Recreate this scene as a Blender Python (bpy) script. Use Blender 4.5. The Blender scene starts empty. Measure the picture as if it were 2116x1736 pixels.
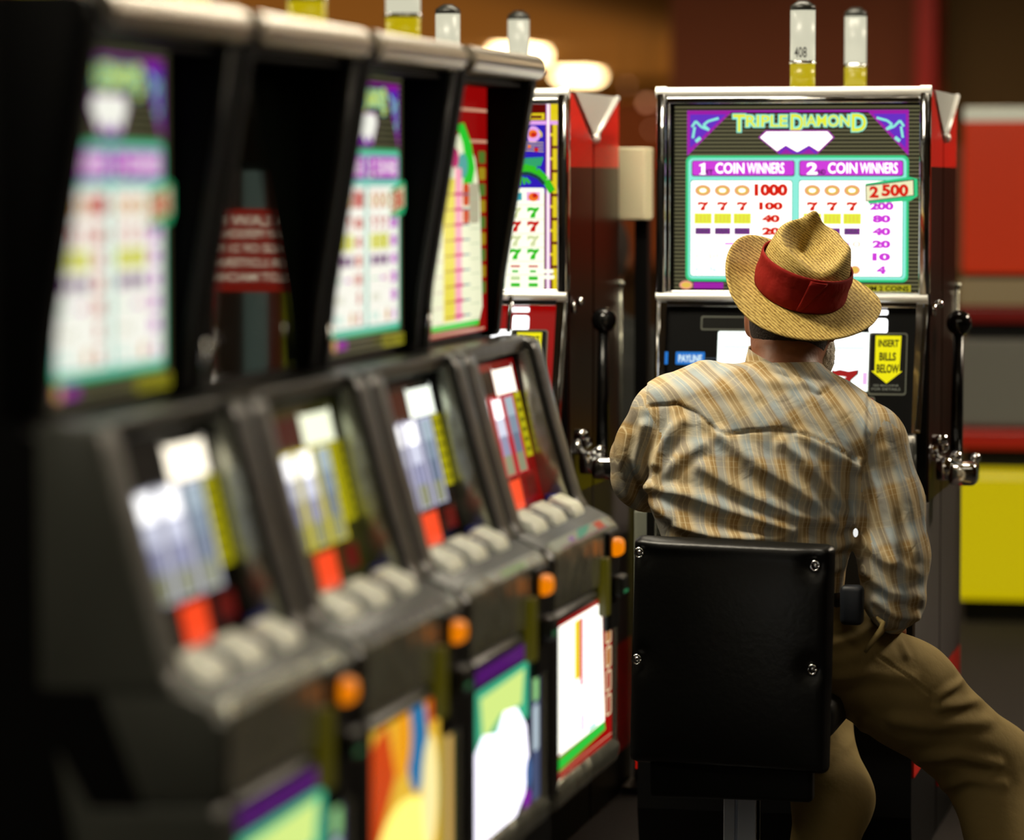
import bpy, bmesh, math, random
import numpy as np
from mathutils import Vector, Matrix
random.seed(4)
C = bpy.context.scene
COL = C.collection

# ------------------------------------------------------------------ camera
F, CX, CY, EYE = 7500., 1058., 868., 1.4
TH, PH = math.atan(1642/F), math.atan(498/F)
c_, s_, cp, sp = math.cos(TH), math.sin(TH), math.cos(PH), math.sin(PH)
RT, FW, UP = Vector((c_, s_, 0)), Vector((-s_*cp, c_*cp, -sp)), Vector((-s_*sp, c_*sp, cp))
cam = bpy.data.cameras.new('camera'); camo = bpy.data.objects.new('camera', cam); COL.objects.link(camo)
camo.matrix_world = Matrix(((RT.x, UP.x, -FW.x, 0), (RT.y, UP.y, -FW.y, 0), (RT.z, UP.z, -FW.z, EYE), (0, 0, 0, 1)))
cam.sensor_width = 36; cam.sensor_fit = 'HORIZONTAL'; cam.lens = F/2116*36; cam.clip_end = 200
cam.dof.use_dof = True; cam.dof.focus_distance = 6.85; cam.dof.aperture_fstop = 2.1
C.camera = camo
# ------------------------------------------------------------------ world, exposure
w = bpy.data.worlds.new('world'); C.world = w; w.use_nodes = True
w.node_tree.nodes['Background'].inputs[0].default_value = (.9, .55, .25, 1)
w.node_tree.nodes['Background'].inputs[1].default_value = .012
C.view_settings.view_transform = 'Standard'; C.view_settings.look = 'None'
C.view_settings.gamma = 1; C.view_settings.exposure = 0; C.view_settings.use_curve_mapping = False

# ------------------------------------------------------------------ point helpers (photo frame -> room)
def ray(x, y): return FW + RT*((x-CX)/F) - UP*((y-CY)/F)
def atY(x, y, Y): r = ray(x, y); t = Y/r.y; return Vector((r.x*t, Y, EYE+r.z*t))
def atX(x, y, X): r = ray(x, y); t = X/r.x; return Vector((X, r.y*t, EYE+r.z*t))

# ------------------------------------------------------------------ materials
def lin(h):
    v = [int(h[i:i+2], 16)/255 for i in (0, 2, 4)]
    return tuple((a/12.92 if a < .04045 else ((a+.055)/1.055)**2.4) for a in v)
MATS = {}
def mat(name, col, rough=.5, metal=0., emit=0., spec=.5, coat=0.):
    if name in MATS: return MATS[name]
    m = bpy.data.materials.new(name); m.use_nodes = True
    b = m.node_tree.nodes['Principled BSDF']
    cc = lin(col) if isinstance(col, str) else col
    b.inputs['Base Color'].default_value = (*cc, 1) if not emit else (0.01, 0.01, 0.01, 1)
    b.inputs['Roughness'].default_value = rough; b.inputs['Metallic'].default_value = metal
    b.inputs['Specular IOR Level'].default_value = spec
    if coat: b.inputs['Coat Weight'].default_value = coat; b.inputs['Coat Roughness'].default_value = .05
    if emit:
        b.inputs['Emission Color'].default_value = (*cc, 1); b.inputs['Emission Strength'].default_value = emit
    MATS[name] = m; return m
def lit(h, e=1.0): return mat('lit_%s_%g' % (h, e), h, .25, 0, e, .3)
def bumped(m, scale, strength, detail=2, dist=.01, stretch=(1, 1, 1)):
    nt = m.node_tree; b = nt.nodes['Principled BSDF']
    tc = nt.nodes.new('ShaderNodeTexCoord'); mp = nt.nodes.new('ShaderNodeMapping'); mp.inputs['Scale'].default_value = stretch
    n = nt.nodes.new('ShaderNodeTexNoise'); n.inputs['Scale'].default_value = scale; n.inputs['Detail'].default_value = detail
    bp = nt.nodes.new('ShaderNodeBump'); bp.inputs['Strength'].default_value = strength; bp.inputs['Distance'].default_value = dist
    nt.links.new(tc.outputs['Object'], mp.inputs[0]); nt.links.new(mp.outputs[0], n.inputs[0])
    nt.links.new(n.outputs[0], bp.inputs['Height']); nt.links.new(bp.outputs[0], b.inputs['Normal'])
    return m
BLACK = mat('black_laminate', (.004, .004, .004), .45, spec=.2)
PILLAR = mat('black_frame', (.0025, .0025, .0025), .55, spec=.06)
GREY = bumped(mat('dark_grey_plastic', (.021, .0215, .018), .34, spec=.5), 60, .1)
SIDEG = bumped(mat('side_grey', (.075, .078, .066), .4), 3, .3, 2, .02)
DGREY = mat('charcoal_plastic', (.02, .021, .018), .35)
CHROME = bumped(mat('chrome', (.82, .83, .84), .09, 1), 9, .25)
SATIN = bumped(mat('satin_metal', (.46, .47, .39), .26, .75), 16, .5, 1, .02)
BAR = mat('brushed_bar', (.62, .56, .47), .28, 1)
WBAR = mat('polished_bar', (.97, .97, .93), .35, .35)
CREAM = mat('cream_button', 'E8E4C4', .35)
CREAM.node_tree.nodes['Principled BSDF'].inputs['Emission Color'].default_value = (.8, .78, .6, 1); CREAM.node_tree.nodes['Principled BSDF'].inputs['Emission Strength'].default_value = .22
ORANGE = mat('orange_lamp', 'FF8A00', .3, 0, .8)
RED = mat('red_laminate', (.85, .012, .002), .35)
SHADE_MAROON = mat('maroon_side_shade', (.022, .006, .003), .3, spec=.3)
GGREY = mat('grey_kick_panel', (.10, .085, .085), .5)
GLASS_OFF = mat('unlit_glass', (.006, .008, .006), .03, 0, 0, .5)

# ------------------------------------------------------------------ object helpers
def link(name, verts, faces, mats, parent=None, smooth=False, midx=None, off=(0, 0, 0)):
    me = bpy.data.meshes.new(name)
    ox, oy, oz = off
    me.from_pydata([(v[0]-ox, v[1]-oy, v[2]-oz) for v in verts], [], faces)
    for m in (mats if isinstance(mats, (list, tuple)) else [mats]): me.materials.append(m)
    if midx is not None: me.polygons.foreach_set('material_index', midx)
    if smooth: me.polygons.foreach_set('use_smooth', [True]*len(me.polygons))
    me.update(); o = bpy.data.objects.new(name, me); COL.objects.link(o)
    if parent: o.parent = parent
    return o
def thing(name, label, cat, loc, group=None):
    o = bpy.data.objects.new(name, None); COL.objects.link(o); o.location = loc; o.empty_display_size = .1
    o['label'] = label; o['category'] = cat
    if group: o['group'] = group
    bpy.context.view_layer.update(); return o
def tag(o, label, cat, group=None):
    o['label'] = label; o['category'] = cat
    if group: o['group'] = group
    return o
class MB:
    """collects shapes in world coordinates, links them as one mesh"""
    def __init__(s): s.v = []; s.f = []; s.m = []; s.cur = 0
    def add(s, v, f):
        n = len(s.v); s.v += [tuple(p) for p in v]; s.f += [tuple(i+n for i in q) for q in f]; s.m += [s.cur]*len(f); return s
    def box(s, a, b, bev=0):
        x0, y0, z0 = [min(p, q) for p, q in zip(a, b)]; x1, y1, z1 = [max(p, q) for p, q in zip(a, b)]
        if bev:
            bm = bmesh.new(); bmesh.ops.create_cube(bm, size=1)
            for v in bm.verts: v.co = Vector(((x0+x1)/2+v.co.x*(x1-x0), (y0+y1)/2+v.co.y*(y1-y0), (z0+z1)/2+v.co.z*(z1-z0)))
            bmesh.ops.bevel(bm, geom=bm.edges[:], offset=bev, segments=3, profile=.5, affect='EDGES')
            return s.bm(bm)
        return s.add([(x0, y0, z0), (x1, y0, z0), (x1, y1, z0), (x0, y1, z0), (x0, y0, z1), (x1, y0, z1), (x1, y1, z1), (x0, y1, z1)],
                     [(0, 3, 2, 1), (4, 5, 6, 7), (0, 1, 5, 4), (1, 2, 6, 5), (2, 3, 7, 6), (3, 0, 4, 7)])
    def bm(s, bm, mtx=None):
        bm.verts.index_update()
        s.add([(mtx @ v.co) if mtx else v.co for v in bm.verts], [[v.index for v in f.verts] for f in bm.faces]); bm.free(); return s
    def prism(s, pts, axis, a, b, bev=0):
        """extrude a 2D outline along an axis from a to b"""
        bm = bmesh.new()
        mk = {'y': lambda p, t: (p[0], t, p[1]), 'x': lambda p, t: (t, p[0], p[1]), 'z': lambda p, t: (p[0], p[1], t)}[axis]
        va = [bm.verts.new(mk(p, a)) for p in pts]; vb = [bm.verts.new(mk(p, b)) for p in pts]
        bm.faces.new(va); bm.faces.new(vb[::-1])
        for i in range(len(pts)): j = (i+1) % len(pts); bm.faces.new((va[j], va[i], vb[i], vb[j]))
        bmesh.ops.recalc_face_normals(bm, faces=bm.faces[:])
        if bev: bmesh.ops.bevel(bm, geom=bm.edges[:], offset=bev, segments=2, profile=.5, affect='EDGES', clamp_overlap=True)
        return s.bm(bm)
    def tube(s, pts, r, seg=16, cap=True):
        pts = [Vector(p) for p in pts]; rs = r if isinstance(r, (list, tuple)) else [r]*len(pts); rings = []
        for i, p in enumerate(pts):
            d = (pts[min(i+1, len(pts)-1)]-pts[max(i-1, 0)]).normalized()
            a = d.cross(Vector((0, 0, 1)) if abs(d.z) < .9 else Vector((1, 0, 0))).normalized(); b = d.cross(a)
            rings.append([p+(a*math.cos(2*math.pi*k/seg)+b*math.sin(2*math.pi*k/seg))*rs[i] for k in range(seg)])
        v = [q for rg in rings for q in rg]; f = []
        for i in range(len(pts)-1):
            for k in range(seg): k2 = (k+1) % seg; f.append((i*seg+k, i*seg+k2, (i+1)*seg+k2, (i+1)*seg+k))
        if cap: f.append(tuple(range(seg))[::-1]); f.append(tuple((len(pts)-1)*seg+k for k in range(seg)))
        return s.add(v, f)
    def ball(s, c, r, sx=1, sy=1, sz=1, sub=3):
        bm = bmesh.new(); bmesh.ops.create_icosphere(bm, subdivisions=sub, radius=r)
        for v in bm.verts: v.co = Vector(c)+Vector((v.co.x*sx, v.co.y*sy, v.co.z*sz))
        return s.bm(bm)
    def grid(s, rows):
        n, m = len(rows), len(rows[0])
        return s.add([p for r in rows for p in r], [(i*m+j, i*m+j+1, (i+1)*m+j+1, (i+1)*m+j) for i in range(n-1) for j in range(m-1)])
    def build(s, name, mats, parent=None, smooth=False, label=None):
        off = parent_loc(parent) if parent else (0, 0, 0)
        o = link(name, s.v, s.f, mats, parent, smooth, s.m, off)
        if smooth and isinstance(smooth, str):
            md = None
            bm = bmesh.new(); bm.from_mesh(o.data)
            for e in bm.edges:
                if len(e.link_faces) == 2 and e.calc_face_angle() > .6: e.smooth = False
            bm.to_mesh(o.data); bm.free()
        if label: o['label'] = label
        return o
def parent_loc(p):
    v = Vector((0, 0, 0))
    while p is not None: v += p.location; p = p.parent
    return v

# text outlines, cached
TX = {}
def text(body, bold=.02, shear=0):
    k = (body, bold, shear)
    if k not in TX:
        cu = bpy.data.curves.new('t', 'FONT'); cu.body = body; cu.size = 1; cu.offset = bold; cu.shear = shear; cu.resolution_u = 3
        o = bpy.data.objects.new('t', cu); me = bpy.data.meshes.new_from_object(o)
        v = [(p.co.x, p.co.y) for p in me.vertices]; f = [tuple(p.vertices) for p in me.polygons]
        x0, x1 = min(p[0] for p in v), max(p[0] for p in v); y0, y1 = min(p[1] for p in v), max(p[1] for p in v)
        TX[k] = ([((p[0]-x0)/(x1-x0), (p[1]-y0)/(y1-y0)) for p in v], f)
        bpy.data.objects.remove(o); bpy.data.curves.remove(cu); bpy.data.meshes.remove(me)
    return TX[k]
class Art:
    """flat printed artwork: fn maps (u, v, height) to a point; u right, v down in artwork units"""
    def __init__(s, fn, eps=.00005): s.fn = fn; s.v = []; s.f = []; s.m = []; s.mats = []; s.L = 0; s.eps = eps
    def mi(s, m):
        if m not in s.mats: s.mats.append(m)
        return s.mats.index(m)
    def poly(s, pts, m):
        s.L += 1; n = len(s.v); s.v += [s.fn(u, v, s.L*s.eps) for u, v in pts]; s.f.append(tuple(range(n, n+len(pts)))); s.m.append(s.mi(m))
    def rect(s, x0, y0, x1, y1, m): s.poly([(x0, y0), (x0, y1), (x1, y1), (x1, y0)], m)
    def rr(s, x0, y0, x1, y1, r, m):
        p = []
        for cx, cy, a in ((x1-r, y0+r, -90), (x1-r, y1-r, 0), (x0+r, y1-r, 90), (x0+r, y0+r, 180)):
            for k in range(5): t = math.radians(a+k*22.5); p.append((cx+r*math.cos(t), cy+r*math.sin(t)))
        s.poly(p, m)
    def ell(s, cx, cy, rx, ry, m, n=20): s.poly([(cx+rx*math.cos(2*math.pi*k/n), cy+ry*math.sin(2*math.pi*k/n)) for k in range(n)], m)
    def text(s, body, x0, y0, x1, y1, m, bold=.02, shear=0):
        v, f = text(body, bold, shear); s.L += 1; n = len(s.v); i = s.mi(m)
        s.v += [s.fn(x0+(x1-x0)*a, y1-(y1-y0)*b, s.L*s.eps) for a, b in v]
        for q in f: s.f.append(tuple(k+n for k in q)); s.m.append(i)
    def stroke(s, pts, wd, m):
        for (a, b), (c, d) in zip(pts, pts[1:]):
            l = math.hypot(c-a, d-b) or 1; nx, ny = -(d-b)/l*wd/2, (c-a)/l*wd/2
            s.poly([(a+nx, b+ny), (c+nx, d+ny), (c-nx, d-ny), (a-nx, b-ny)], m); s.L -= 1
        s.L += 1
    def seven(s, x0, y0, x1, y1, m):
        W, H = x1-x0, y1-y0
        s.poly([(x0+W*a, y0+H*b) for a, b in ((.0, .0), (.10, .06), (.30, .0), (.62, .08), (.85, .02), (1., .0), (.97, .22), (.72, .52), (.66, .98), (.22, 1.), (.30, .66), (.55, .36), (.30, .32), (.14, .36), (.10, .46), (.0, .44))], m)
    def one(s, x0, y0, x1, y1, m):
        W, H = x1-x0, y1-y0
        s.poly([(x0+W*a, y0+H*b) for a, b in ((.30, .12), (.75, 0), (.75, .9), (1, .92), (1, 1), (.05, 1), (.05, .92), (.3, .9), (.3, .25), (0, .27), (0, .18))], m)
    def build(s, name, parent, label=None):
        o = link(name, s.v, s.f, s.mats, parent, False, s.m, parent_loc(parent))
        if label: o['label'] = label
        return o

# ------------------------------------------------------------------ room
def struct(o): o['kind'] = 'structure'; return o
floor_m = bumped(mat('carpet', (.012, .008, .006), .95), 80, .3)
ceil_m = mat('ceiling_paint', (.40, .20, .012), .8)
wall_m = bumped(mat('brown_wall', (.30, .085, .03), .8), 5, .1)
struct(MB().box((-16, -3, -.05), (14, 60, 0)).build('floor', floor_m))
struct(MB().box((-16, -3, 2.7), (14, 60, 2.75)).build('ceiling', ceil_m))
struct(MB().box((-16, 60, 0), (14, 60.2, 2.7)).build('wall_back', wall_m))
struct(MB().box((-16.2, -3, 0), (-16, 60, 2.7)).build('wall_left', wall_m))
struct(MB().box((14, -3, 0), (14.2, 60, 2.7)).build('wall_right', wall_m))
# nearer brown partition standing behind the right-hand machines
pa, pb = atY(1385, 300, 17), atY(1893, 300, 17)
MB_part = MB().box((pa.x, 17, 0), (pb.x, 17.3, 2.7)); struct(MB_part.build('wall_partition', mat('partition_brown', (.24, .062, .024), .75)))
a, b = atY(1893, 100, 16.9), atY(1932, 100, 16.9)
struct(MB().box((a.x, 16.9, 0), (b.x, 17.3, 2.7)).build('trim_1', mat('red_post', (.55, .004, .004), .5)))
b2 = atY(2200, 100, 17.5)
struct(MB().box((b.x, 17.4, 0), (b2.x, 17.6, 2.7)).build('wall_side', mat('olive_wall', (.16, .10, .035), .8)))

# ------------------------------------------------------------------ lamps of the room and added fill lights
LAMP = mat('lamp_panel', (1, .86, .62), .5, 0, 11)
LAMPF = mat('lamp_frame', (.5, .45, .35), .5)
def ceiling_light(x, y, sx, sy, label, m=LAMP, z=2.7, group=None):
    t = thing('ceiling_light', label, 'ceiling light', (x, y, z), group)
    MB().box((x-sx/2-.03, y-sy/2-.03, z-.03), (x+sx/2+.03, y+sy/2+.03, z)).build('frame', LAMPF, t)
    MB().box((x-sx/2, y-sy/2, z-.045), (x+sx/2, y+sy/2, z-.02)).build('diffuser', m, t)
KEYL = mat('key_panel', (1, .90, .70), .5, 0, 34)
ceiling_light(-1.8, 6.25, 1.1, .5, 'bright ceiling panel above the man and the row of slot machines', KEYL)
ceiling_light(-.3, 4.2, 1.2, .35, 'ceiling panel over the aisle nearer than the man', mat('lamp_panel_dim', (1, .86, .62), .5, 0, 6))
ceiling_light(-1.2, 7.75, 1.2, .3, 'ceiling panel above the frontal slot machines', mat('lamp_panel_mid', (1, .9, .7), .5, 0, 22))
ceiling_light(-1.7, 2.2, .6, .6, 'added fill panel lighting the near end of the oblique row', mat('fill_panel_front', (1, .9, .7), .5, 0, 16))  # added to brighten the near side of the first machine
ceiling_light(.9, 3.6, .5, .8, 'ceiling panel over the aisle at right of the oblique row', mat('fill_panel_aisle', (1, .88, .66), .5, 0, 4))  # unseen panel added to brighten the fronts of the row
ceiling_light(1.3, 8.8, .6, 1.2, 'added fill panel to the right of the purple striped machine', mat('fill_panel_right', (1, .86, .66), .5, 0, 46))  # added out of view to light the red side panels
for x_, lab_ in ((-4.2, 'added fill panel at left lighting the brown partition'), (-1.8, 'added fill panel in the middle lighting the brown partition'), (.8, 'added fill panel at right lighting the brown partition')):
    ceiling_light(x_, 14.6, 1.2, .6, lab_, mat('fill_panel_partition', (1, .75, .45), .5, 0, 14))  # unseen panels added to brighten the partition
ceiling_light(-3.6, 6.6, .4, 1.2, 'ceiling panel beyond the dark row of machines')
FARL = mat('far_lamp', (1, .72, .35), .5, 0, 16)
for (x, y, Y, sx, lab) in ((1195, 152, 44, .20, 'far glowing warm ceiling lamp above the red wedge-topped machine'),
                           (1074, 110, 36, .19, 'far glowing warm ceiling lamp just above the last machine of the row')):
    p = atY(x, y, Y); t = thing('ceiling_light', lab, 'ceiling light', (p.x, p.y, 2.7))
    MB().box((p.x-sx, Y-.5, p.z-.07), (p.x+sx, Y+.5, p.z+.07), .06).build('diffuser', FARL, t)
    MB().box((p.x-.03, Y-.03, p.z+.12), (p.x+.03, Y+.03, 2.7)).build('stem', LAMPF, t)
SP = mat('small_spot', (1, .42, .22), .5, 0, 2.2)
for i, (x, y, lab) in enumerate(((1336, 212, 'small round rosy lamp beside the big machine corner'), (1345, 268, 'faint small lamp just below the rosy one'),
                  (1296, 176, 'faint small lamp above and left of the rosy one'))):
    p = atY(x, y, 30); t = thing('pendant_lamp', lab, 'lamp', (p.x, p.y, 2.7))
    MB().ball(p, (.025, .012, .012)[i], sub=2).build('bulb', SP, t); MB().tube([p+Vector((0, 0, .03)), (p.x, p.y, 2.7)], .008, 6).build('cord', LAMPF, t)

for i, (x, y, sx_, sy_, e) in enumerate(((-10, 34, 9, 26, 330), (1, 24, 6, 10, 60))):      # unseen fill lights added to brighten the far ceiling
    ld = bpy.data.lights.new('ceiling_fill', 'AREA'); ld.shape = 'RECTANGLE'; ld.size = sx_; ld.size_y = sy_; ld.energy = e; ld.color = (1, .55, .2)
    lo = bpy.data.objects.new('ceiling_fill', ld); COL.objects.link(lo); lo.location = (x, y, 2.1); lo.rotation_euler = (math.pi, 0, 0)
ld = bpy.data.lights.new('wall_fill', 'AREA'); ld.shape = 'RECTANGLE'; ld.size = 16; ld.size_y = 1; ld.energy = 260; ld.color = (1, .62, .28)  # unseen area light added to brighten the back wall
lo = bpy.data.objects.new('wall_fill', ld); COL.objects.link(lo); lo.location = (-9, 54, 2.4); lo.rotation_euler = (math.radians(80), 0, 0)

# ------------------------------------------------------------------ artwork
def diamond_art(A, e=1.0, wh=1.75):
    """striped paytable glass in photo units 1385..1905 x 215..605"""
    K = mat('print_black', (.004, .004, .003), .5, spec=.15); ST = lit('8A8660', .45*e); PU = lit('B01CB8', .8*e); TE = lit('35D98A', .85*e)
    LT = lit('8FF0DC', 1.0*e); WH = lit('FFFFF2', wh); YE = lit('E8EE3C', 1.0*e); MG = lit('D63CE0', .95*e); RD = lit('E01800', .9*e)
    GD = lit('E8C050', 1.0*e); OR = lit('E89A80', 1.1*e); BL = lit('7030D8', .8*e)
    A.rect(1385, 213, 1906, 606, K); A.L += 1
    y = 219
    while y < 600: A.rect(1392, y, 1900, y+4.6, ST); A.L -= 1; y += 8.1
    A.L += 1
    for s, x0, x1 in ((1, 1418, 1512), (-1, 1877, 1792)):
        A.poly([(x0, 230), (x1, 230), (x0, 322)][::s], PU); dx = s
        A.poly([(x0+6*dx, 236), (x1-12*dx, 236), (x0+6*dx, 306)][::s], BL)
        A.stroke([(x0+10*dx, 262), (x0+18*dx, 250), (x0+30*dx, 262), (x0+46*dx, 268), (x0+34*dx, 258), (x0+44*dx, 250), (x0+66*dx, 244)], 5, LT)
        A.stroke([(x0+16*dx, 262), (x0+12*dx, 285)], 5, LT); A.stroke([(x0+18*dx, 292), (x0+28*dx, 284)], 7, LT)
    A.rect(1418, 228, 1877, 232, PU)
    for j, (m, bd) in enumerate(((LT, .09), (YE, .02))):
        g = 0 if j else 2
        A.text('T', 1514-g, 236-g, 1540+g, 272+g, m, bd); A.text('RIPLE', 1541-g, 238-g, 1627+g, 262+g, m, bd)
        A.text('D', 1634-g, 236-g, 1660+g, 272+g, m, bd); A.text('IAMON', 1661-g, 238-g, 1756+g, 262+g, m, bd); A.text('D', 1760-g, 236-g, 1790+g, 272+g, m, bd)
    A.poly([(1567, 284), (1582, 269), (1712, 269), (1725, 284), (1690, 318), (1610, 318)], PU)
    A.poly([(1571, 284), (1584, 272), (1710, 272), (1721, 284), (1692, 312), (1672, 300), (1648, 314), (1624, 300), (1606, 312)], WH)
    A.stroke([(1610, 317), (1624, 304), (1640, 315), (1655, 315), (1672, 304), (1688, 317)], 4, BL)
    A.rr(1416, 321, 1878, 581, 12, TE); A.rr(1421, 326, 1873, 576, 10, LT)
    for x0, n, o, tx in ((1428, '1', 'ST', 1476), (1652, '2', 'ND', 1710)):
        x1 = x0+215; A.rr(x0, 331, x1, 364, 5, K); A.rr(x0+1.5, 332, x1-1.5, 362, 5, MG)
        (A.one(x0+16, 336, x0+32, 360, WH) if n == '1' else A.text(n, x0+16, 336, x0+38, 360, WH, .03)); A.text(o, tx-19, 350, tx-3, 360, K, .03)
        A.text('COIN', tx+2, 336, tx+62, 358, WH, .015); A.text('WINNERS', tx+68, 336, tx+145, 358, WH, .012)
    for x0, x1 in ((1426, 1638), (1652, 1866)): A.rr(x0, 372, x1, 570, 5, K); A.rr(x0+1, 373, x1-1, 569, 5, WH)
    for x0, vals, mc in ((1452, ('1000', '100', '40', '20', '10', '5', '2'), RD), (1680, ('', '200', '80', '40', '20', '10', '4'), MG)):
        for i, vv in enumerate(vals):
            yc = (392, 425, 451, 477, 503, 529, 556)[i]; xc = x0+(142 if mc is RD else 143); wv = (0, 20, 38, 50, 70)[len(vv)]; hh = 13 if i == 0 else 8.5
            if vv: A.text(vv, xc-wv/2, yc-hh, xc+wv/2, yc+hh, mc, .075)
        for k in range(3):
            xx = x0+41*k
            A.ell(xx, 393, 17, 12, OR); A.ell(xx, 393, 13, 8.5, GD); A.ell(xx, 393, 7, 4, WH)
            A.seven(xx-11, 416, xx+12, 435, RD)
            A.rect(xx-18, 440, xx+19, 462, YE); A.rect(xx-16, 470, xx+17, 484, mat('print_violet', (.2, .03, .3), .4, 0, 0) if 0 else lit('8A2A9A', .8*e))
            for q in range(4): A.rect(xx-13+8*q, 444, xx-11.5+8*q, 458, GD); A.L -= 1
            A.L += 1; A.text('BAR', xx-14, 472.5, xx+14, 481, lit('5A4A70', .8*e), .02)
        A.rect(x0-16, 502, x0+35, 503.6, TE); A.rect(x0+46, 501, x0+78, 505, MG); A.ell(x0+92, 503, 8, 5.5, OR); A.ell(x0+92, 503, 5, 3.4, WH)
        A.text('ANY BAR', x0-16, 524, x0+35, 534, lit('B8B880', e), 0); A.text('ANY ONE', x0-16, 550, x0+30, 562, LT, .02)
        A.ell(x0+89, 556, 11, 9, OR); A.ell(x0+89, 556, 8, 6.4, GD)
    A.poly([(1789, 379), (1880, 365), (1896, 369), (1897, 404), (1882, 414), (1796, 420)], TE)
    A.poly([(1789, 382), (1889, 370), (1890, 403), (1790, 416)], K); A.poly([(1791, 384), (1887, 372), (1888, 402), (1792, 414)], lit('F4EFC0', e))
    A.text('2', 1798, 384, 1817, 408, RD, .05); A.text('500', 1823, 380, 1878, 405, RD, .05)
    A.ell(1418, 589, 14, 9, OR); A.ell(1418, 589, 10, 6, GD); A.rect(1434, 583, 1496, 596, PU); A.rect(1735, 586, 1884, 602, lit('C8C020', .75*e))
    A.text('MAXIMUM 2 COINS', 1740, 588.5, 1880, 599, K, .03)

def seven_art(A, e=1.0):
    """red, blue and yellow glass of the left frontal machine, photo units 935..1155 x 210..600 (hidden left part mirrored)"""
    K = lit('7A0A04', .6*e); YE = lit('F0D818', .9*e); PK = lit('E8A8F0', e); BL = lit('2A08C8', .8*e); WH = lit('FFFFE8', 1.15*e); GR = lit('30C818', .9*e)
    RD = lit('D81008', .85*e); CY = lit('30B0C0', .8*e); OR = lit('FF7A20', .9*e)
    x0 = 612; A.rect(x0, 210, 1156, 606, K)
    for xa, xb in ((1136, 1146), (622, 632)):
        y = 256
        while y < 600: A.rect(xa, y, xb, y+44, YE); A.rect(xa-6, y+18, xa+4, y+24, YE); y += 50
    A.rect(1131, 214, 1150, 248, YE); A.rect(x0+6, 214, x0+25, 248, YE); A.rect(660, 232, 1118, 246, YE)
    for k in range(12): A.rect(668+38*k, 237, 694+38*k, 243, K)
    A.rect(x0, 248, 1156, 256, PK); A.rect(1122, 214, 1131, 600, PK); A.rect(637, 214, 646, 600, PK); A.rect(1124.5, 214, 1128, 600, WH); A.rect(640, 214, 643.5, 600, WH)
    A.rect(648, 256, 1120, 400, BL)
    for cx, cy, r in ((1092, 276, 17), (720, 276, 17)): A.ell(cx, cy, r, r, PK); A.ell(cx, cy-1, r*.62, r*.5, OR); A.ell(cx+2, cy+1, r*.4, r*.3, RD)
    A.stroke([(1106, 268), (1112, 276), (1110, 282)], 4, YE)
    for k in range(4): A.stroke([(1000+k*4, 294+6*k), (1050+k*6, 291+6*k), (1116, 294+6*k)], 1.6, YE)
    A.ell(1100, 308, 5, 5, RD); A.ell(1084, 302, 4, 4, OR)
    A.text('7 7 7', 700, 300, 980, 380, YE, .05)
    for k in range(11): A.stroke([(1058+5*k, 348-k*.6), (1064+5*k, 326-k*.2)], 3.2, GR)
    A.stroke([(1040, 352), (1075, 346), (1100, 352), (1122, 372), (1136, 396)], 16, GR)
    A.stroke([(1058, 358), (1084, 358), (1104, 366), (1118, 380)], 8, lit('104A50', .6*e))
    for k in range(4): A.stroke([(1058+6*k, 362+2*k), (1050+12*k, 384-2*k)], 6, GR)
    A.rr(660, 388, 1118, 600, 4, WH)
    cols = [1094-40*k for k in range(11)]
    for k, cx in enumerate(cols):
        A.rect(cx-16, 396, cx+15, 415, lit('F0B8E8', e) if k % 2 == 0 else WH)
        if k % 2 == 0: A.ell(cx, 407, 12, 9, OR); A.ell(cx+3, 404, 6, 5, RD)
        else: A.rect(cx-12, 398, cx+14, 414, CY)
        for y, m in ((439, GR if k % 2 == 0 else lit('D8E0A8', e)), (468, RD), (498, lit('D8E0A8', e)), (526, GR)): A.seven(cx-14, y-11, cx+13, y+12, m)
        A.rect(cx-11, 550, cx+10, 554, RD); A.rect(cx-8, 560, cx+6, 565, GR); A.rect(cx-11, 573, cx+10, 581, GR if k % 2 == 0 else lit('C8E0A0', e)); A.rect(cx-11, 587, cx+10, 595, GR)
    for y in (423, 453, 483, 512, 541, 569): A.rect(660, y, 1118, y+1, lit('C8C8A0', e)); A.L -= 1
    A.L += 1; A.rr(1112, 558, 1140, 566, 3, WH); A.rr(1112, 570, 1142, 578, 3, WH)

# ------------------------------------------------------------------ frontal machines (facing the camera); built at the right one, shifted for others
def fx(px): return -1.323+(px-1358)*.0010035
def fz(py): return 1.587-(py-183)*.001003
def handle_parts(t, dx):
    X = fx(1922)+.045+dx
    MB().tube([(X-.035, 7.55, .80), (X-.005, 7.55, .80)], .026, 20).tube([(X-.045, 7.56, .845), (X-.045, 7.56, .815)], .016, 14) \
        .ball((X-.02, 7.53, .845), .012).box((X-.01, 7.52, .765), (X+.05, 7.60, .812), .012).ball((X+.045, 7.55, .822), .011).ball((X+.005, 7.55, .824), .013)\
        .tube([(X-.04, 7.5, .862), (X-.01, 7.5, .862)], .011).build('handle_pivot', CHROME, t, True, label='chrome pull handle pivot')
    h = MB().tube([(X, 7.6, .80), (X+.003, 7.6, 1.09)], [.014, .011], 14).build('pull_handle', mat('black_rod', (.004, .004, .004), .25), t, True)
    MB().ball((X+.004, 7.6, 1.10), .027).build('handle_knob', mat('black_ball', (.006, .006, .006), .12), h, True)
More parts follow.
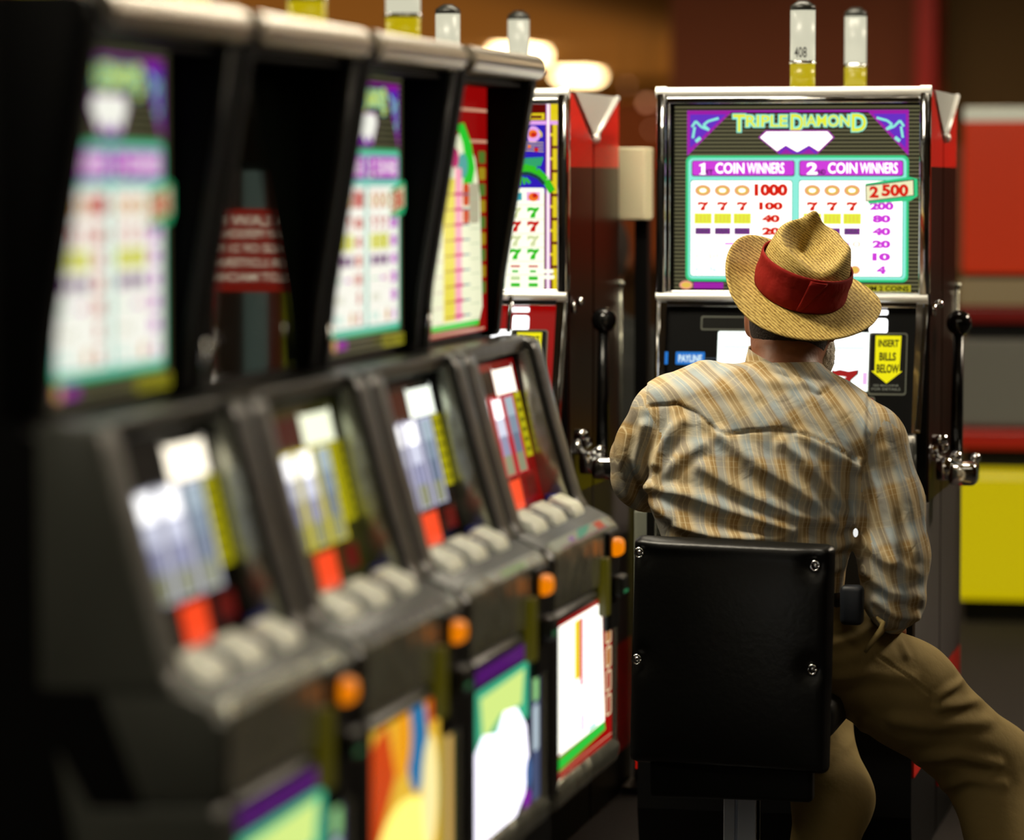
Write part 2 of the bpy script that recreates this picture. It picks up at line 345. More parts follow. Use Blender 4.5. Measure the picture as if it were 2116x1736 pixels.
def tower(t, x, y, z, red=False, txt=None, axis='y', h=.16, r=.026):
    c = 'tower_light'
    o = MB().tube([(x, y, z-.004), (x, y, z+.012)], r*1.25, 20).build(c, CHROME, t, True)
    MB().tube([(x, y, z+.012), (x, y, z+.06)], r, 20).build('yellow_lens', mat('yellow_lens', 'D8C008', .3, 0, .7), o, True)
    MB().tube([(x, y, z+.06), (x, y, z+.066)], r*1.08, 20).build('ring', CHROME, o, True)
    MB().tube([(x, y, z+.066), (x, y, z+.17)], r, 20).build('white_lens', mat('white_lens', 'E8E4C8', .35, 0, .8), o, True)
    MB().tube([(x, y, z+.17), (x, y, z+.18), (x, y, z+.19)], [r*1.05, r*1.0, r*.4], 20).build('cap', DGREY, o, True)
    if txt:
        A = Art(lambda u, v, e: (x+r*1.03*math.sin(u), y-r*1.03*math.cos(u), z+v), 0); A.text(txt, -.55, .072+.022, .45, .072, mat('print_dark', (.02, .02, .02), .5), .01)
        A.build('number', o)
def frontal_machine(kind, dx, label):
    L, Rr = fx(1358)+dx, fx(1922)+dx; X = lambda px: fx(px)+dx
    t = thing('slot_machine', label, 'slot machine', ((L+Rr)/2, 7.6, 0), None)
    base = (0 if kind == 'diamond' else 0)
    # cabinet body with wedge-shaped top: lower at the back
    side = [(7.47, 1.575), (7.47, .75), (7.22, .74), (7.22, .12), (7.25, 0), (7.715, 0), (7.715, 1.484), (7.50, 1.575)]
    MB().prism(side, 'x', L+.004, Rr-.004).build('cabinet', BLACK, t)
    # right and left laminated sides: red triangle above, its fade into shade painted maroon, grey kick panel
    for nm, xa, xb in (('side_panel', Rr-.004, Rr+.001), ('side_panel', L-.001, L+.004)):
        o = MB().prism([(7.475, 1.575), (7.475, 1.425), (7.718, 1.425), (7.718, 1.478), (7.50, 1.578)], 'x', xa, xb).build(nm, RED, t, label='red upper side panel')
        MB().prism([(7.475, 1.425), (7.475, .735), (7.718, .735), (7.718, 1.425)], 'x', xa, xb).build('lower_panel', SHADE_MAROON, o)
        MB().box((xa, 7.225, .39), (xb, 7.715, .735)).build('kick_panel', GGREY, o)
        MB().box((xa, 7.225, .20), (xb, 7.715, .39)).build('skirt', RED, o)
    # chrome frames
    f = MB()
    f.box((X(1358), 7.44, fz(607)), (X(1378), 7.475, fz(190)), .004).box((X(1902), 7.44, fz(607)), (X(1923), 7.475, fz(190)), .004)
    f.box((X(1378), 7.445, fz(214)), (X(1902), 7.475, fz(200)), .003).box((X(1388), 7.452, fz(606)), (X(1900), 7.475, fz(600)), .002)
    f.box((X(1381), 7.447, fz(604)), (X(1386), 7.475, fz(212)), .002).box((X(1902), 7.447, fz(604)), (X(1906), 7.475, fz(212)), .002)
    f.build('upper_frame', CHROME, t, 'auto')
    b = MB().tube([(X(1360), 7.452, fz(191)), (X(1921), 7.452, fz(191))], .0105, 20)
    b.tube([(X(1356), 7.452, fz(191)), (X(1378), 7.452, fz(191))], .0125, 20).tube([(X(1902), 7.452, fz(191)), (X(1925), 7.452, fz(191))], .0125, 20)
    b.build('top_bar', WBAR, t, 'auto')
    b = MB().tube([(X(1358), 7.447, fz(612)), (X(1921), 7.447, fz(612))], .0085, 20).build('middle_bar', WBAR, t, 'auto')
    # reel section, leaning out 6 cm from top to bottom
    yr = lambda py: 7.458-.06*(py-620)/270
    f = MB()
    for pa, pb, qa, qb in ((1357, 1378, 1362, 1380), (1897, 1921, 1894, 1912)):
        v = [(X(pa), yr(618), fz(618)), (X(pb), yr(618), fz(618)), (X(qb), yr(886), fz(886)), (X(qa), yr(886), fz(886))]
        v += [(p[0], p[1]+.05, p[2]) for p in v]; f.add(v, [(0, 3, 2, 1), (0, 1, 5, 4), (1, 2, 6, 5), (2, 3, 7, 6), (3, 0, 4, 7)])
        xa = X(pa+3) if pa < 1500 else X(pb-5)
        f.tube([(xa, yr(625)-.003, fz(625)), (X(qa+4 if pa < 1500 else qb-5), yr(880)-.003, fz(880))], .0045, 10)
    f.box((X(1378), yr(622), fz(634)), (X(1900), yr(622)+.04, fz(618)), .003)
    f.build('reel_frame', CHROME, t, 'auto')
    A = Art(lambda u, v, e: (X(u), yr(v)+.012-e, fz(v)))
    if kind == 'diamond': panel = mat('panel_black', (.003, .003, .003), .5, spec=.08)
    else: panel = lit('C00404', .55)
    WH = lit('FFFFFF', 2.2); GW = lit('F4FFF6', 1.6); YE = lit('F6EC00', .95); K = mat('print_black', (.004, .004, .003), .5, spec=.15)
    A.poly([(1378, 632), (1380, 886), (1896, 886), (1900, 632)], panel)
    A.rr(1450, 653, 1545, 682, 4, mat('slot_edge', (.10, .11, .09), .4)); A.rr(1453, 656, 1542, 679, 3, K)
    for k, x in enumerate((1487, 1599, 1712)):
        A.rr(x, 684, x+90, 804, 4, GW); A.rr(x+2, 686, x+88, 765, 4, WH)
        A.seven(x+14, 760, x+70, 801, lit('181020', .4)); A.seven(x+16, 761, x+67, 799, lit('B01818', .8))
        A.rect(x+10, 714, x+80, 718, lit('B0F0F0', 1.2)); A.rect(x+6, 775, x+14, 799, lit('E8E8A0', 1.2)); A.rect(x+78, 765, x+87, 790, lit('E0B0E0', 1.2))
    A.rr(1800, 655, 1838, 686, 6, WH); A.rr(1795, 638, 1838, 648, 3, WH)
    A.rr(1400, 727, 1461, 753, 2, lit('2080E0', .8)); A.text('PAYLINE', 1406, 733, 1455, 748, lit('E0F8FF', 1), .03)
    A.rr(1378, 727, 1384, 753, 1, lit('2080E0', .8)); A.rect(1461, 739, 1487, 741, lit('607080', .4))
    A.rr(1801, 684, 1880, 811, 6, mat('slot_edge', (.10, .11, .09), .4)); A.rr(1804, 687, 1877, 807, 5, K)
    A.poly([(1814, 690), (1814, 762), (1807, 762), (1839, 787), (1871, 762), (1865, 762), (1867, 690)], YE)
    for s_t, y0, y1, xa, xb in (('INSERT', 698, 713, 1820, 1862), ('BILLS', 724, 741, 1823, 1857), ('BELOW', 748, 766, 1818, 1864)): A.text(s_t, xa, y0, xb, y1, K, .035)
    A.text('SEE MACHINE', 1812, 789, 1864, 793, lit('A0A088', .5), .01); A.text('FOR DETAILS', 1809, 796, 1868, 801, lit('A0A088', .5), .01)
    for xa, xb in ((1700, 1738), (1743, 1790), (1794, 1817)): A.rr(xa, 814, xb, 841, 5, mat('slot_edge', (.10, .11, .09), .4)); A.rr(xa+3, 817, xb-3, 838, 4, lit('9A0A0A', .55))
    A.text('1', 1803, 820, 1808, 836, lit('FF2040', 1.2), .02); A.text('WINNER PAID', 1724, 806, 1780, 811, lit('808070', .4), .01)
    A.build('reel_glass', t)
    A = Art(lambda u, v, e: (X(u), 7.470-e, fz(v)))
    if kind == 'diamond': diamond_art(A, 1.0); A.build('pay_glass', t)
    else:
        A.fn = lambda u, v, e: (X(1387+(u-612)*(1905-1387)/(1156-612)), 7.470-e, fz(v)); seven_art(A); A.build('pay_glass', t)
    # button deck, coin head and belly
    d = MB().prism([(7.40, fz(886)), (7.36, fz(890)), (7.215, .80), (7.21, .735), (7.40, .735)], 'x', X(1362), X(1905), .004).build('deck', DGREY, t)
    bb = MB().box((X(1362), 7.34, fz(906)), (X(1906), 7.372, fz(889)), .006).build('deck_rail', WBAR, t)
    for k in range(4): MB().box((X(1420+95*k), 7.25, .83), (X(1480+95*k), 7.30, .853), .008).build('button', CREAM, d)
    MB().box((X(1800), 7.375, fz(872)), (X(1848), 7.40, fz(847)), .006).build('coin_head', mat('white_plastic', 'F4F8E8', .3), t)
    MB().box((X(1845), 7.205, fz(1018)+.09), (X(1863), 7.218, fz(1034)+.09), .003).build('cash_lamp', ORANGE, t)
    MB().box((X(1358), 7.19, .30), (X(1480), 7.215, .735), .008).build('belly_door', mat('pale_grey_door', (.19, .20, .16), .45), t)
    MB().box((X(1480), 7.19, .30), (X(1905), 7.215, .735), .008).build('coin_door', BLACK, t)
    MB().box((X(1387), 7.18, .55), (X(1402), 7.192, .73)).build('door_slot', K, t)
    g = MB()
    for k in range(14): g.box((X(1410), 7.183, .56+.012*k), (X(1470), 7.192, .565+.012*k))
    g.build('speaker_grille', DGREY, t); MB().box((X(1403), 7.181, .55), (X(1407), 7.192, .73)).build('door_trim', SATIN, t)
    f = MB().box((X(1868), 7.18, .75), (X(1905), 7.21, fz(906)), .006).build('coin_column', SATIN, t)
    handle_parts(t, dx)
    MB().tube([(Rr+.006, 7.49, fz(625)), (Rr+.006, 7.49, fz(650))], .006, 12).ball((Rr+.014, 7.52, fz(627)), .010).build('lock', CHROME, t, True, label='small chrome lock')
    return t
diamond = frontal_machine('diamond', 0, 'frontal slot machine with purple striped paytable that the man plays')
seven = frontal_machine('seven', -.755, 'frontal slot machine with red and blue glass behind the row end')
tower(diamond, fx(1654), 7.50, 1.578, txt='408')
tower(seven, fx(1654)-.755, 7.50, 1.578)
# machines standing back to back with them, and the grey wedges between their sloped tops
for dx, lab, lab2, wl in ((0, 'rear slot machine backing on the purple striped one', None, 'grey wedge cover on top of the right-hand back-to-back pair'),
                      (-.755, 'rear slot machine backing on the red and blue one', None, 'grey wedge cover on top of the left-hand back-to-back pair')):
    L, Rr = fx(1358)+dx, fx(1922)+dx
    t = thing('slot_machine', lab, 'slot machine', ((L+Rr)/2, 7.88, 0))
    MB().prism([(7.735, 1.478), (7.735, 0), (8.2, 0), (8.25, .1), (8.25, .74), (8.02, .76), (8.02, 1.578), (7.98, 1.578)], 'x', L+.004, Rr-.004).build('cabinet', BLACK, t)
    for xa, xb in ((Rr-.004, Rr+.001), (L-.001, L+.004)):
        o = MB().prism([(7.735, 1.478), (7.735, 1.425), (8.02, 1.425), (8.02, 1.578), (7.985, 1.578)], 'x', xa, xb).build('side_panel', RED, t, label='red upper side panel')
        MB().box((xa, 7.735, .735), (xb, 8.02, 1.425)).build('lower_panel', SHADE_MAROON, o)  # maroon again paints the red side's fade into shade
        MB().box((xa, 7.735, .35), (xb, 8.2, .735)).build('kick_panel', GGREY, o); MB().box((xa, 7.735, .1), (xb, 8.2, .35)).build('skirt', RED, o)
    MB().tube([(L, 8.03, 1.575), (Rr, 8.03, 1.575)], .011, 16).build('top_bar', CHROME, t, True)
    MB().tube([(Rr+.004, 8.03, .75), (Rr+.004, 8.03, 1.16)], .004, 10).ball((Rr+.004, 8.03, 1.165), .009).build('trim_or_glint', SATIN, t, True)
    tower(t, fx(1707)+dx, 7.96, 1.585, r=.024)
    o = MB().prism([(7.515, 1.583), (7.726, 1.491), (7.975, 1.583)], 'x', L+.01, Rr+.004).build('wedge_cover', mat('grey_wedge', (.62, .64, .60), .4)); tag(o, wl, 'machine cover')
    z = MB().tube([(Rr+.006, 7.726, 1.491), (Rr+.006, 7.975, 1.58)], .006, 10).ball((Rr+.006, 7.726, 1.487), .011).build('trim_or_glint', WBAR, o, True)
pb_ = atY(1270, 305, 8.1); pc_ = atY(1333, 455, 8.1)
o = thing('junction_box', 'cream box with blank face standing behind the red-sided machine', 'box', (pb_.x, 8.1, 0))
MB().box((pb_.x, 8.1, pc_.z), (pc_.x, 8.2, pb_.z), .004).build('box', mat('cream_plastic', 'F4ECC4', .6), o)
MB().box((-1.50, 8.16, 0), (-1.47, 8.2, pc_.z+.05)).box((-1.508, 8.05, 0), (-1.40, 8.27, .02)).build('stand', BLACK, o)

# ------------------------------------------------------------------ the oblique row
XG, XB = -1.328, -1.115
def row_frame(name, profile, y0, y1, m, t, bev=.004, sm='auto'): return MB().prism(profile, 'y', y0, y1, bev).build(name, m, t, sm)
TOPW = [(-1.36, 1.60), (-1.275, 1.60), (-1.258, 1.592), (-1.254, 1.57), (-1.262, 1.52), (-1.276, 1.43), (-1.293, 1.33), (-1.308, 1.24), (-1.318, 1.14), (-1.36, 1.14)]
REELW = [(-1.318, 1.14), (-1.275, 1.14), (-1.252, 1.133), (-1.246, 1.12), (-1.215, 1.0), (-1.178, .875), (-1.165, .855), (-1.318, .855)]
BODY = [(-1.335, 1.60), (-1.335, 1.13), (-1.315, 1.12), (-1.25, .86), (-1.20, .73), (-1.20, .42), (-1.23, .38), (-1.23, 0), (-1.85, 0), (-1.85, 1.60)]
def slot(i, Y0, label, art, belly, reel_bg, lip):
    t = thing('slot_machine', label, 'slot machine', (-1.5, Y0+.28, 0), 'slot machines in the oblique row')
    Y1 = Y0+.56
    MB().prism(BODY, 'y', Y0+.002, Y1-.002).build('cabinet', BLACK, t)
    for a, b in ((Y0, Y0+.05), (Y1-.055, Y1)):
        o = row_frame('top_frame', TOPW, a, b, PILLAR, t, .006)
        if a > Y0:
            MB().tube([(-1.2535, a+.004, 1.555), (-1.272, a+.004, 1.43), (-1.289, a+.004, 1.33), (-1.304, a+.004, 1.24), (-1.315, a+.004, 1.15)], .003, 8).build('trim_or_glint', GREY, o, True)  # thin strip stands in for light catching the frame's edge
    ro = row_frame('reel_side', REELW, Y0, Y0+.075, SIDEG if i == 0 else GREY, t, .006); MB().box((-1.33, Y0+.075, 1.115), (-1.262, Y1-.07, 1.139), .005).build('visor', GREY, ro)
    rf = row_frame('reel_side', REELW, Y1-.066, Y1, GREY, t, .006)
    MB().prism([(-1.275, 1.125), (-1.256, 1.118), (-1.224, 1.0), (-1.187, .875), (-1.235, .872)], 'y', Y1-.071, Y1-.064, .002).build('recess_cheek', SATIN, rf, 'auto', label='polished metal inner side of the reel recess')
    MB().tube([(-1.263, Y0+.055, 1.583), (-1.263, Y1+.001, 1.583)], .0215, 24).build('top_bar', BAR, t, 'auto')
    MB().box((-1.335, Y0+.05, 1.55), (-1.27, Y1-.055, 1.598)).build('top_visor', PILLAR, t)
    MB().tube([(-1.30, Y1-.02, 1.145), (-1.296, Y1-.02, 1.205)], .004, 10).build('handle_tip', CHROME, t, True, label='small chrome rod beside the glass')
    # pay glass facing the aisle: u along the row, v down
    v0, v1 = Y0+.055, Y1-.06
    A = Art(lambda u, v, e: (XG+e, v0+(v1-v0)*u, 1.555-(1.555-1.15)*v)); art(A); A.build('pay_glass', t)
    # slanted reel glass
    gx = lambda z: -1.2788+(z-1.0884)*(-.227)
    A = Art(lambda u, v, e: (gx(v)+e, Y0+u, v+e*.2)); reel_panel(A, reel_bg); A.build('reel_glass', t)
    # deck
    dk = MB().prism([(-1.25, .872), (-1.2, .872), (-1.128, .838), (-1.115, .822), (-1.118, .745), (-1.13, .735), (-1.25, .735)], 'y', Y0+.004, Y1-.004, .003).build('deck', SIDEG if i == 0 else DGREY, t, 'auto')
    MB().prism([(-1.13, .8405), (-1.115, .828), (-1.1125, .815), (-1.1145, .742), (-1.118, .742), (-1.119, .81), (-1.131, .834)], 'y', Y0+.03, Y1-.03).build('front_lip', SATIN, dk, 'auto')
    for v, wd in ((.135, .095), (.285, .085), (.435, .075)):
        p = [(-1.205, .8755), (-1.198, .885), (-1.163, .869), (-1.156, .856), (-1.156, .845), (-1.205, .865)]
        MB().prism(p, 'y', Y0+v-wd/2, Y0+v+wd/2, .004).build('button', CREAM, dk, 'auto')
    for v in (.21, .36): MB().prism([(-1.195, .8705), (-1.19, .878), (-1.165, .866), (-1.165, .85)], 'y', Y0+v-.014, Y0+v+.014, .003).build('button', mat('dark_button', (.03, .03, .05), .2), dk, 'auto')
    MB().box((-1.222, Y1-.10, .868), (-1.20, Y1-.07, .882), .003).build('button', mat('blue_button', (.03, .05, .5), .3), dk)
    A = Art(lambda u, v, e: (-1.131+.0145*v+e*.6, Y0+u, .8425-.0135*v+e)); lip(A)
    if A.v: A.build('deck_print', dk)
    # bill acceptor
    ba = MB().box((-1.118, Y1-.135, .66), (-1.105, Y1-.045, .825), .006).build('bill_acceptor', BLACK, t)
    MB().box((-1.118, Y1-.115, .782), (-1.090, Y1-.072, .812), .010).build('orange_lamp', ORANGE, ba, True)
    MB().box((-1.118, Y1-.17, .69), (-1.103, Y1-.138, .785), .003).build('yellow_strip', mat('yellow_strip', 'A89C10', .4, 0, .12), ba)
    MB().box((-1.108, Y1-.11, .715), (-1.088, Y1-.06, .75), .006).build('bill_slot', DGREY, ba); MB().box((-1.09, Y1-.10, .722), (-1.0865, Y1-.07, .726)).build('green_light', mat('green_led', '30A060', .3, 0, .4), ba)
    # belly glass in its frame
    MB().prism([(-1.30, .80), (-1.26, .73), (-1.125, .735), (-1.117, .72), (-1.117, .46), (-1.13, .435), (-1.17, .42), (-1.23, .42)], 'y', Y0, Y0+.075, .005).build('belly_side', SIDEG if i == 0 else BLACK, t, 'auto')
    MB().prism([(-1.20, .73), (-1.125, .735), (-1.117, .72), (-1.117, .46), (-1.13, .435), (-1.17, .42), (-1.20, .42)], 'y', Y1-.03, Y1-.004, .005).build('belly_side', SATIN, t, 'auto')
    MB().prism([(-1.20, .47), (-1.12, .47), (-1.112, .455), (-1.116, .432), (-1.14, .415), (-1.20, .41)], 'y', Y0+.06, Y1-.004, .003).build('bottom_bar', SATIN, t, 'auto')
    MB().prism([(-1.20, .738), (-1.125, .738), (-1.115, .728), (-1.12, .716), (-1.20, .716)], 'y', Y0+.06, Y1-.02, .002).build('belly_top', GREY, t, 'auto')
    A = Art(lambda u, v, e: (-1.122+e, Y0+.075+(.455)*u, .718-(.718-.468)*v)); belly(A); A.build('belly_glass', t)
    tower(t, -1.42, Y0+.30, 1.598, r=.028)
    return t
def reel_panel(A, bg):
    K = mat('print_black', (.004, .004, .003), .5, spec=.15); c, hi, ho, mid = bg
    A.rect(.075, 1.105, .49, .862, c)
    A.rr(.19, 1.092, .31, 1.056, .006, ho); A.L += 1
    WH = lit('FFFFFF', 2.0)
    A.rr(.32, 1.092, .47, 1.052, .008, hi)
    for a, b in ((.085, .165), (.175, .25), (.262, .34), (.352, .428)):  # brighter top bands paint the light fading down the reels
        A.rr(a, 1.05, b, .924, .006, mid); A.rr(a+.008, 1.046, b-.008, 1.012, .008, WH if a < .3 else lit('B8CCD8', .8)); A.rr(a+.008, 1.016, b-.008, .985, .004, lit('D8DCF0', 1.0) if a < .3 else lit('98ACC0', .7))
        A.rr(a+.01, .957, b-.01, .926, .004, lit('A8AC88', .65)); A.rect(a+.01, .988, b-.012, .957, lit('A0A4C8' if a < .3 else '7888A0', .75))
    A.rr(.436, 1.05, .482, .945, .004, lit('C8C010', .75))
    for k in range(6): A.rect(.445, 1.04-.016*k, .474, 1.034-.016*k, lit('807808', .5)); A.L -= 1
    A.L += 1; A.rr(.25, .917, .345, .868, .008, lit('FF4A1E', 1.0)); A.rr(.385, .915, .455, .885, .006, lit('780404', .5))
WHA = lit('FFFFF8', 1.5)
def art_diamond(A):
    f0 = A.fn; A.fn = lambda u, v, e: f0((u-1385)/520, (v-213)/393, e); diamond_art(A, .72, .93)
def art_dark(A):
    A.rect(0, 0, 1, 1, GLASS_OFF)
def art_chili(A):
    R_ = lit('A00808', .75); R2 = lit('E0A888', .8); WH = lit('F4F6D0', .95); YE = lit('F0E040', .9); PK = lit('F8A0B8', 1.0); MG = lit('D82878', .85); GR = lit('28D030', .9); CY = lit('60B8B0', .8)
    A.rect(0, 0, 1, 1, R_)
    for y in (.10, .225): A.rect(0, y, 1, y+.012, R2)
    for k in range(9): A.rr(.86, .27+.066*k, .975, .32+.066*k, .012, lit('608830', .7) if k % 2 == 0 else lit('B8A020', .7))
    A.poly([(.12, .96), (.12, .34), (.34, .26), (.60, .19), (.80, .30), (.88, .45), (.92, .90), (.86, .96)], WH)
    A.poly([(.50, .17), (.62, .16), (.74, .24), (.80, .34), (.76, .40), (.60, .40), (.66, .33), (.60, .24)], GR); A.ell(.60, .33, .08, .05, CY); A.ell(.48, .3, .06, .04, MG)
    A.rect(.12, .95, .86, .972, GR); A.rect(.05, .984, .95, .992, R2)
    A.rect(.30, .38, .48, .94, YE); A.rect(.48, .34, .58, .94, PK); A.rr(.60, .40, .70, .49, .02, lit('D84818', .9)); A.rr(.60, .50, .70, .56, .02, lit('D84818', .9)); A.rr(.70, .40, .86, .56, .02, lit('C8C0A0', .8))
    for k in range(9): y = .44+.06*k; A.rect(.30, y, .46, y+.007, lit('C8A018', .8)); A.rr(.45, y-.004, .60, y+.008, .003, MG); A.rect(.60, y, .70, y+.006, lit('3880A0', .7)); A.rect(.70, y+.02, .86, y+.023, lit('B8C8A0', .9)); A.rect(.14, y+.02, .29, y+.024, lit('D8B8B0', .9))
def belly_diamond(A):
    A.rect(0, 0, 1, 1, lit('281838', .5)); A.rect(0, .0, .82, .10, lit('5A1078', .7)); A.poly([(0, .13), (.8, .12), (.8, .46), (0, .52)], lit('48C898', .8))
    A.poly([(.1, .18), (.74, .16), (.70, .36), (.40, .34), (.14, .44)], lit('D8F088', 1.0))
    A.rr(.86, 0, .98, 1, .04, lit('5A6890', .6)); A.rr(.88, .03, .96, .4, .03, lit('98D880', .9)); A.rr(.88, .42, .96, .7, .03, lit('C0D0D8', 1))
    A.poly([(.02, 1), (0, .5), (.14, .40), (.34, .44), (.44, .34), (.62, .36), (.76, .5), (.80, .7), (.74, .9), (.6, 1)], lit('F4F0FF', 2.2))
    A.ell(.8, .8, .05, .1, lit('4870A8', .8)); A.ell(.78, .95, .06, .06, lit('9020B0', .8))
def belly_gold(A):
    A.rect(0, 0, 1, 1, lit('E8B838', 1.0)); A.rect(.84, 0, 1, 1, lit('5A7840', .6)); A.rr(.90, .1, .98, .95, .03, lit('E0B060', .9)); A.poly([(0, .1), (.2, 0), (.3, .3), (.1, .6), (0, .6)], lit('D84810', .9))
    A.ell(.55, .2, .12, .26, lit('2880B8', .8)); A.ell(.38, .14, .1, .2, lit('F0A018', 1)); A.ell(.4, .75, .34, .3, lit('FFF078', 1.3)); A.ell(.7, .5, .1, .3, lit('F8E8A0', 1.1)); A.ell(.72, .05, .06, .1, lit('D84818', .8)); A.ell(.15, .85, .1, .12, lit('F0A018', 1))
def belly_white(A):
    R_ = lit('B80404', .7); A.rect(0, 0, 1, 1, R_); A.poly([(.04, .84), (.04, .04), (.80, .04), (.86, .84)], lit('FFFFF0', 1.9)); A.poly([(.04, .86), (.86, .84), (.88, .90), (.04, .94)], lit('30D040', .9)); A.rect(.04, .955, 1, .96, lit('F0C8A0', .8))
    for k in range(5): A.rr(.885, .04+.16*k, .985, .18+.16*k, .02, lit('F8F0C0', .9)); A.rr(.90, .05+.16*k, .97, .17+.16*k, .02, lit('C06818', .8) if k < 3 else R_)
    A.rect(.30, .06, .40, .44, lit('F8D818', 1)); A.rect(.40, .06, .46, .50, lit('E82080', .9)); A.rect(.50, .06, .54, .42, lit('A0E0E8', 1.2)); A.rect(.42, .68, .47, .8, lit('E060E0', 1)); A.rect(.55, .8, .7, .83, lit('A0E8D8', 1))
def no_lip(A): pass
def lip_seven(A):
    A.rect(.05, 0, .5, 1, lit('C8C8A8', .35)); A.poly([(.28, 0), (.38, 0), (.32, .6), (.22, 1)], lit('30A888', .5)); A.rr(.40, .1, .46, .8, .01, lit('C83018', .6)); A.rect(.1, .8, .48, 1, lit('8A5070', .35)); A.ell(.2, .5, .02, .2, lit('9030B0', .5))
def lip_green(A): A.rr(.26, .4, .42, .9, .02, lit('90B070', .45)); A.rect(.05, .9, .5, 1, lit('6A1010', .3))
def lip_text(A):
    A.rect(.05, .1, .5, .95, mat('lip_dark', (.03, .02, .02), .3))
    for k in range(9): A.rect(.08+.045*k, .3, .10+.045*k, .8, lit('908878', .4)); A.L -= 1
BK = mat('panel_black', (.003, .003, .003), .5, spec=.08)
BGS = {'dark': (BK, lit('FFF4DC', 2.0), BK, lit('D8D8E8', .9)),
       'gold': (lit('3A3A10', .5), lit('F4F8D8', 1.3), lit('4A0606', .5), lit('E8D828', 1.0)),
       'sat': (mat('smoke_panel', (.012, .014, .014), .15), lit('F8FFF0', 1.6), lit('4A0404', .5), lit('C8C8E8', .9)),
       'red': (lit('900406', .6), lit('FFF8E8', 1.7), lit('200804', .4), lit('D81030', .9))}
PITCH = .573
Y0s = [5.37-PITCH*(3-i) for i in range(4)]
slot(0, Y0s[0], 'nearest slot machine of the oblique row, with purple and teal paytable at far left', art_diamond, belly_diamond, BGS['dark'], no_lip)
slot(1, Y0s[1], 'second slot machine from the left, its dark glass unlit and reflecting a red sign', art_dark, belly_gold, BGS['gold'], lip_text)
slot(2, Y0s[2], 'third slot machine of the row, purple and teal paytable, between red and dark ones', art_diamond, belly_diamond, BGS['sat'], lip_green)
slot(3, Y0s[3], 'last slot machine of the oblique row, red glass with green pepper and yellow column', art_chili, belly_white, BGS['red'], lip_seven)

# sign that the dark glass reflects, standing out of frame to the right
sx = -.19; t = thing('notice_sign', 'red notice sign on a stand seen mirrored in the dark machine glass', 'sign', (sx, 8.0, 0))
MB().box((-.395, 8.0, 1.142), (0, 8.02, 1.332)).build('sign_board', mat('sign_red', 'B02010', .5, 0, 1.1), t)
A = Art(lambda u, v, e: (u, 7.999-e, v)); ws = lit('F0E0C0', 1.9)
for k, (w_, a, b, h_) in enumerate((('A LAW PROHIBITS', -.385, -.02, .025), ('ANY PERSON UNDER THE', -.388, -.06, .020), ('AGE OF 21 FROM PLAYING', -.378, -.02, .020), ('OR LOITERING NEAR', -.386, -.08, .020), ('SLOT MACHINES', -.390, -.16, .020))):
    A.text(w_, a, 1.318-.033*k, b, 1.318-.033*k-h_, ws, .012)
A.build('lettering', t); MB().tube([(sx, 8.03, 0), (sx, 8.03, 1.3)], .012).tube([(sx, 8.03, 0), (sx, 8.03, .015)], .12, 24).build('stand', CHROME, t, True)
t = thing('reflected_panels', 'added striped panels behind the red notice sign, for their reflection', 'rack', (-.24, 8.3, 0))  # made up so that coloured stripes show in the dark glass
for a_, b_, c_h, e_ in ((-.42, -.375, '90A088', .4), (-.373, -.335, '203C78', .8), (-.333, -.30, 'A8A810', .8), (-.298, -.26, '5A1408', .8), (-.258, -.20, '90A898', .4), (-.198, -.06, '5A4030', .2)):
    MB().box((a_, 8.25, .3), (b_, 8.3, 1.42)).build('panel', lit(c_h, e_), t)
MB().box((-.42, 8.3, 0), (-.06, 8.35, 1.44)).build('frame', BLACK, t)

# ------------------------------------------------------------------ figures: smooth volumes turned into one surface
def surface_nets(D, org, h):
    nx, ny, nz = D.shape; ins = D < 0
    cnt = np.zeros((nx-1, ny-1, nz-1), np.int8); acc = np.zeros((nx-1, ny-1, nz-1, 3), np.float32); n = np.zeros((nx-1, ny-1, nz-1), np.int16)
    sl = lambda o, k: slice(o, k-1+o)
    cor = [(i, j, k) for i in (0, 1) for j in (0, 1) for k in (0, 1)]
    for a in cor:
        for ax in range(3):
            if a[ax]: continue
            b = list(a); b[ax] = 1
            A = D[sl(a[0], nx), sl(a[1], ny), sl(a[2], nz)]; B = D[sl(b[0], nx), sl(b[1], ny), sl(b[2], nz)]
            m = (A < 0) != (B < 0)
            t = np.where(m, A/np.where(m, A-B, 1), 0)
            for q in range(3): acc[..., q] += np.where(m, a[q] + (t if q == ax else 0), 0)
            n += m
    act = n > 0; idx = -np.ones(act.shape, np.int64); idx[act] = np.arange(act.sum())
    g = np.argwhere(act); V = (g + acc[act]/n[act][:, None])*h + np.array(org)
    quads = []
    for ax in range(3):
        o1, o2 = [(1, 2), (2, 0), (0, 1)][ax]
        s0 = [slice(1, -1)]*3; s0[ax] = slice(0, -1); s1 = [slice(1, -1)]*3; s1[ax] = slice(1, None)
        A = ins[tuple(s0)]; B = ins[tuple(s1)]; e = np.argwhere(A != B)
        off = np.ones(3, int); off[ax] = 0; e = e + off
        d1 = np.zeros(3, int); d1[o1] = 1; d2 = np.zeros(3, int); d2[o2] = 1
        q = np.stack([idx[tuple((e-d1-d2).T)], idx[tuple((e-d2).T)], idx[tuple(e.T)], idx[tuple((e-d1).T)]], 1)
        fl = ins[tuple(e.T)]; q[~fl] = q[~fl][:, ::-1]; quads.append(q)
    return V, np.concatenate(quads)
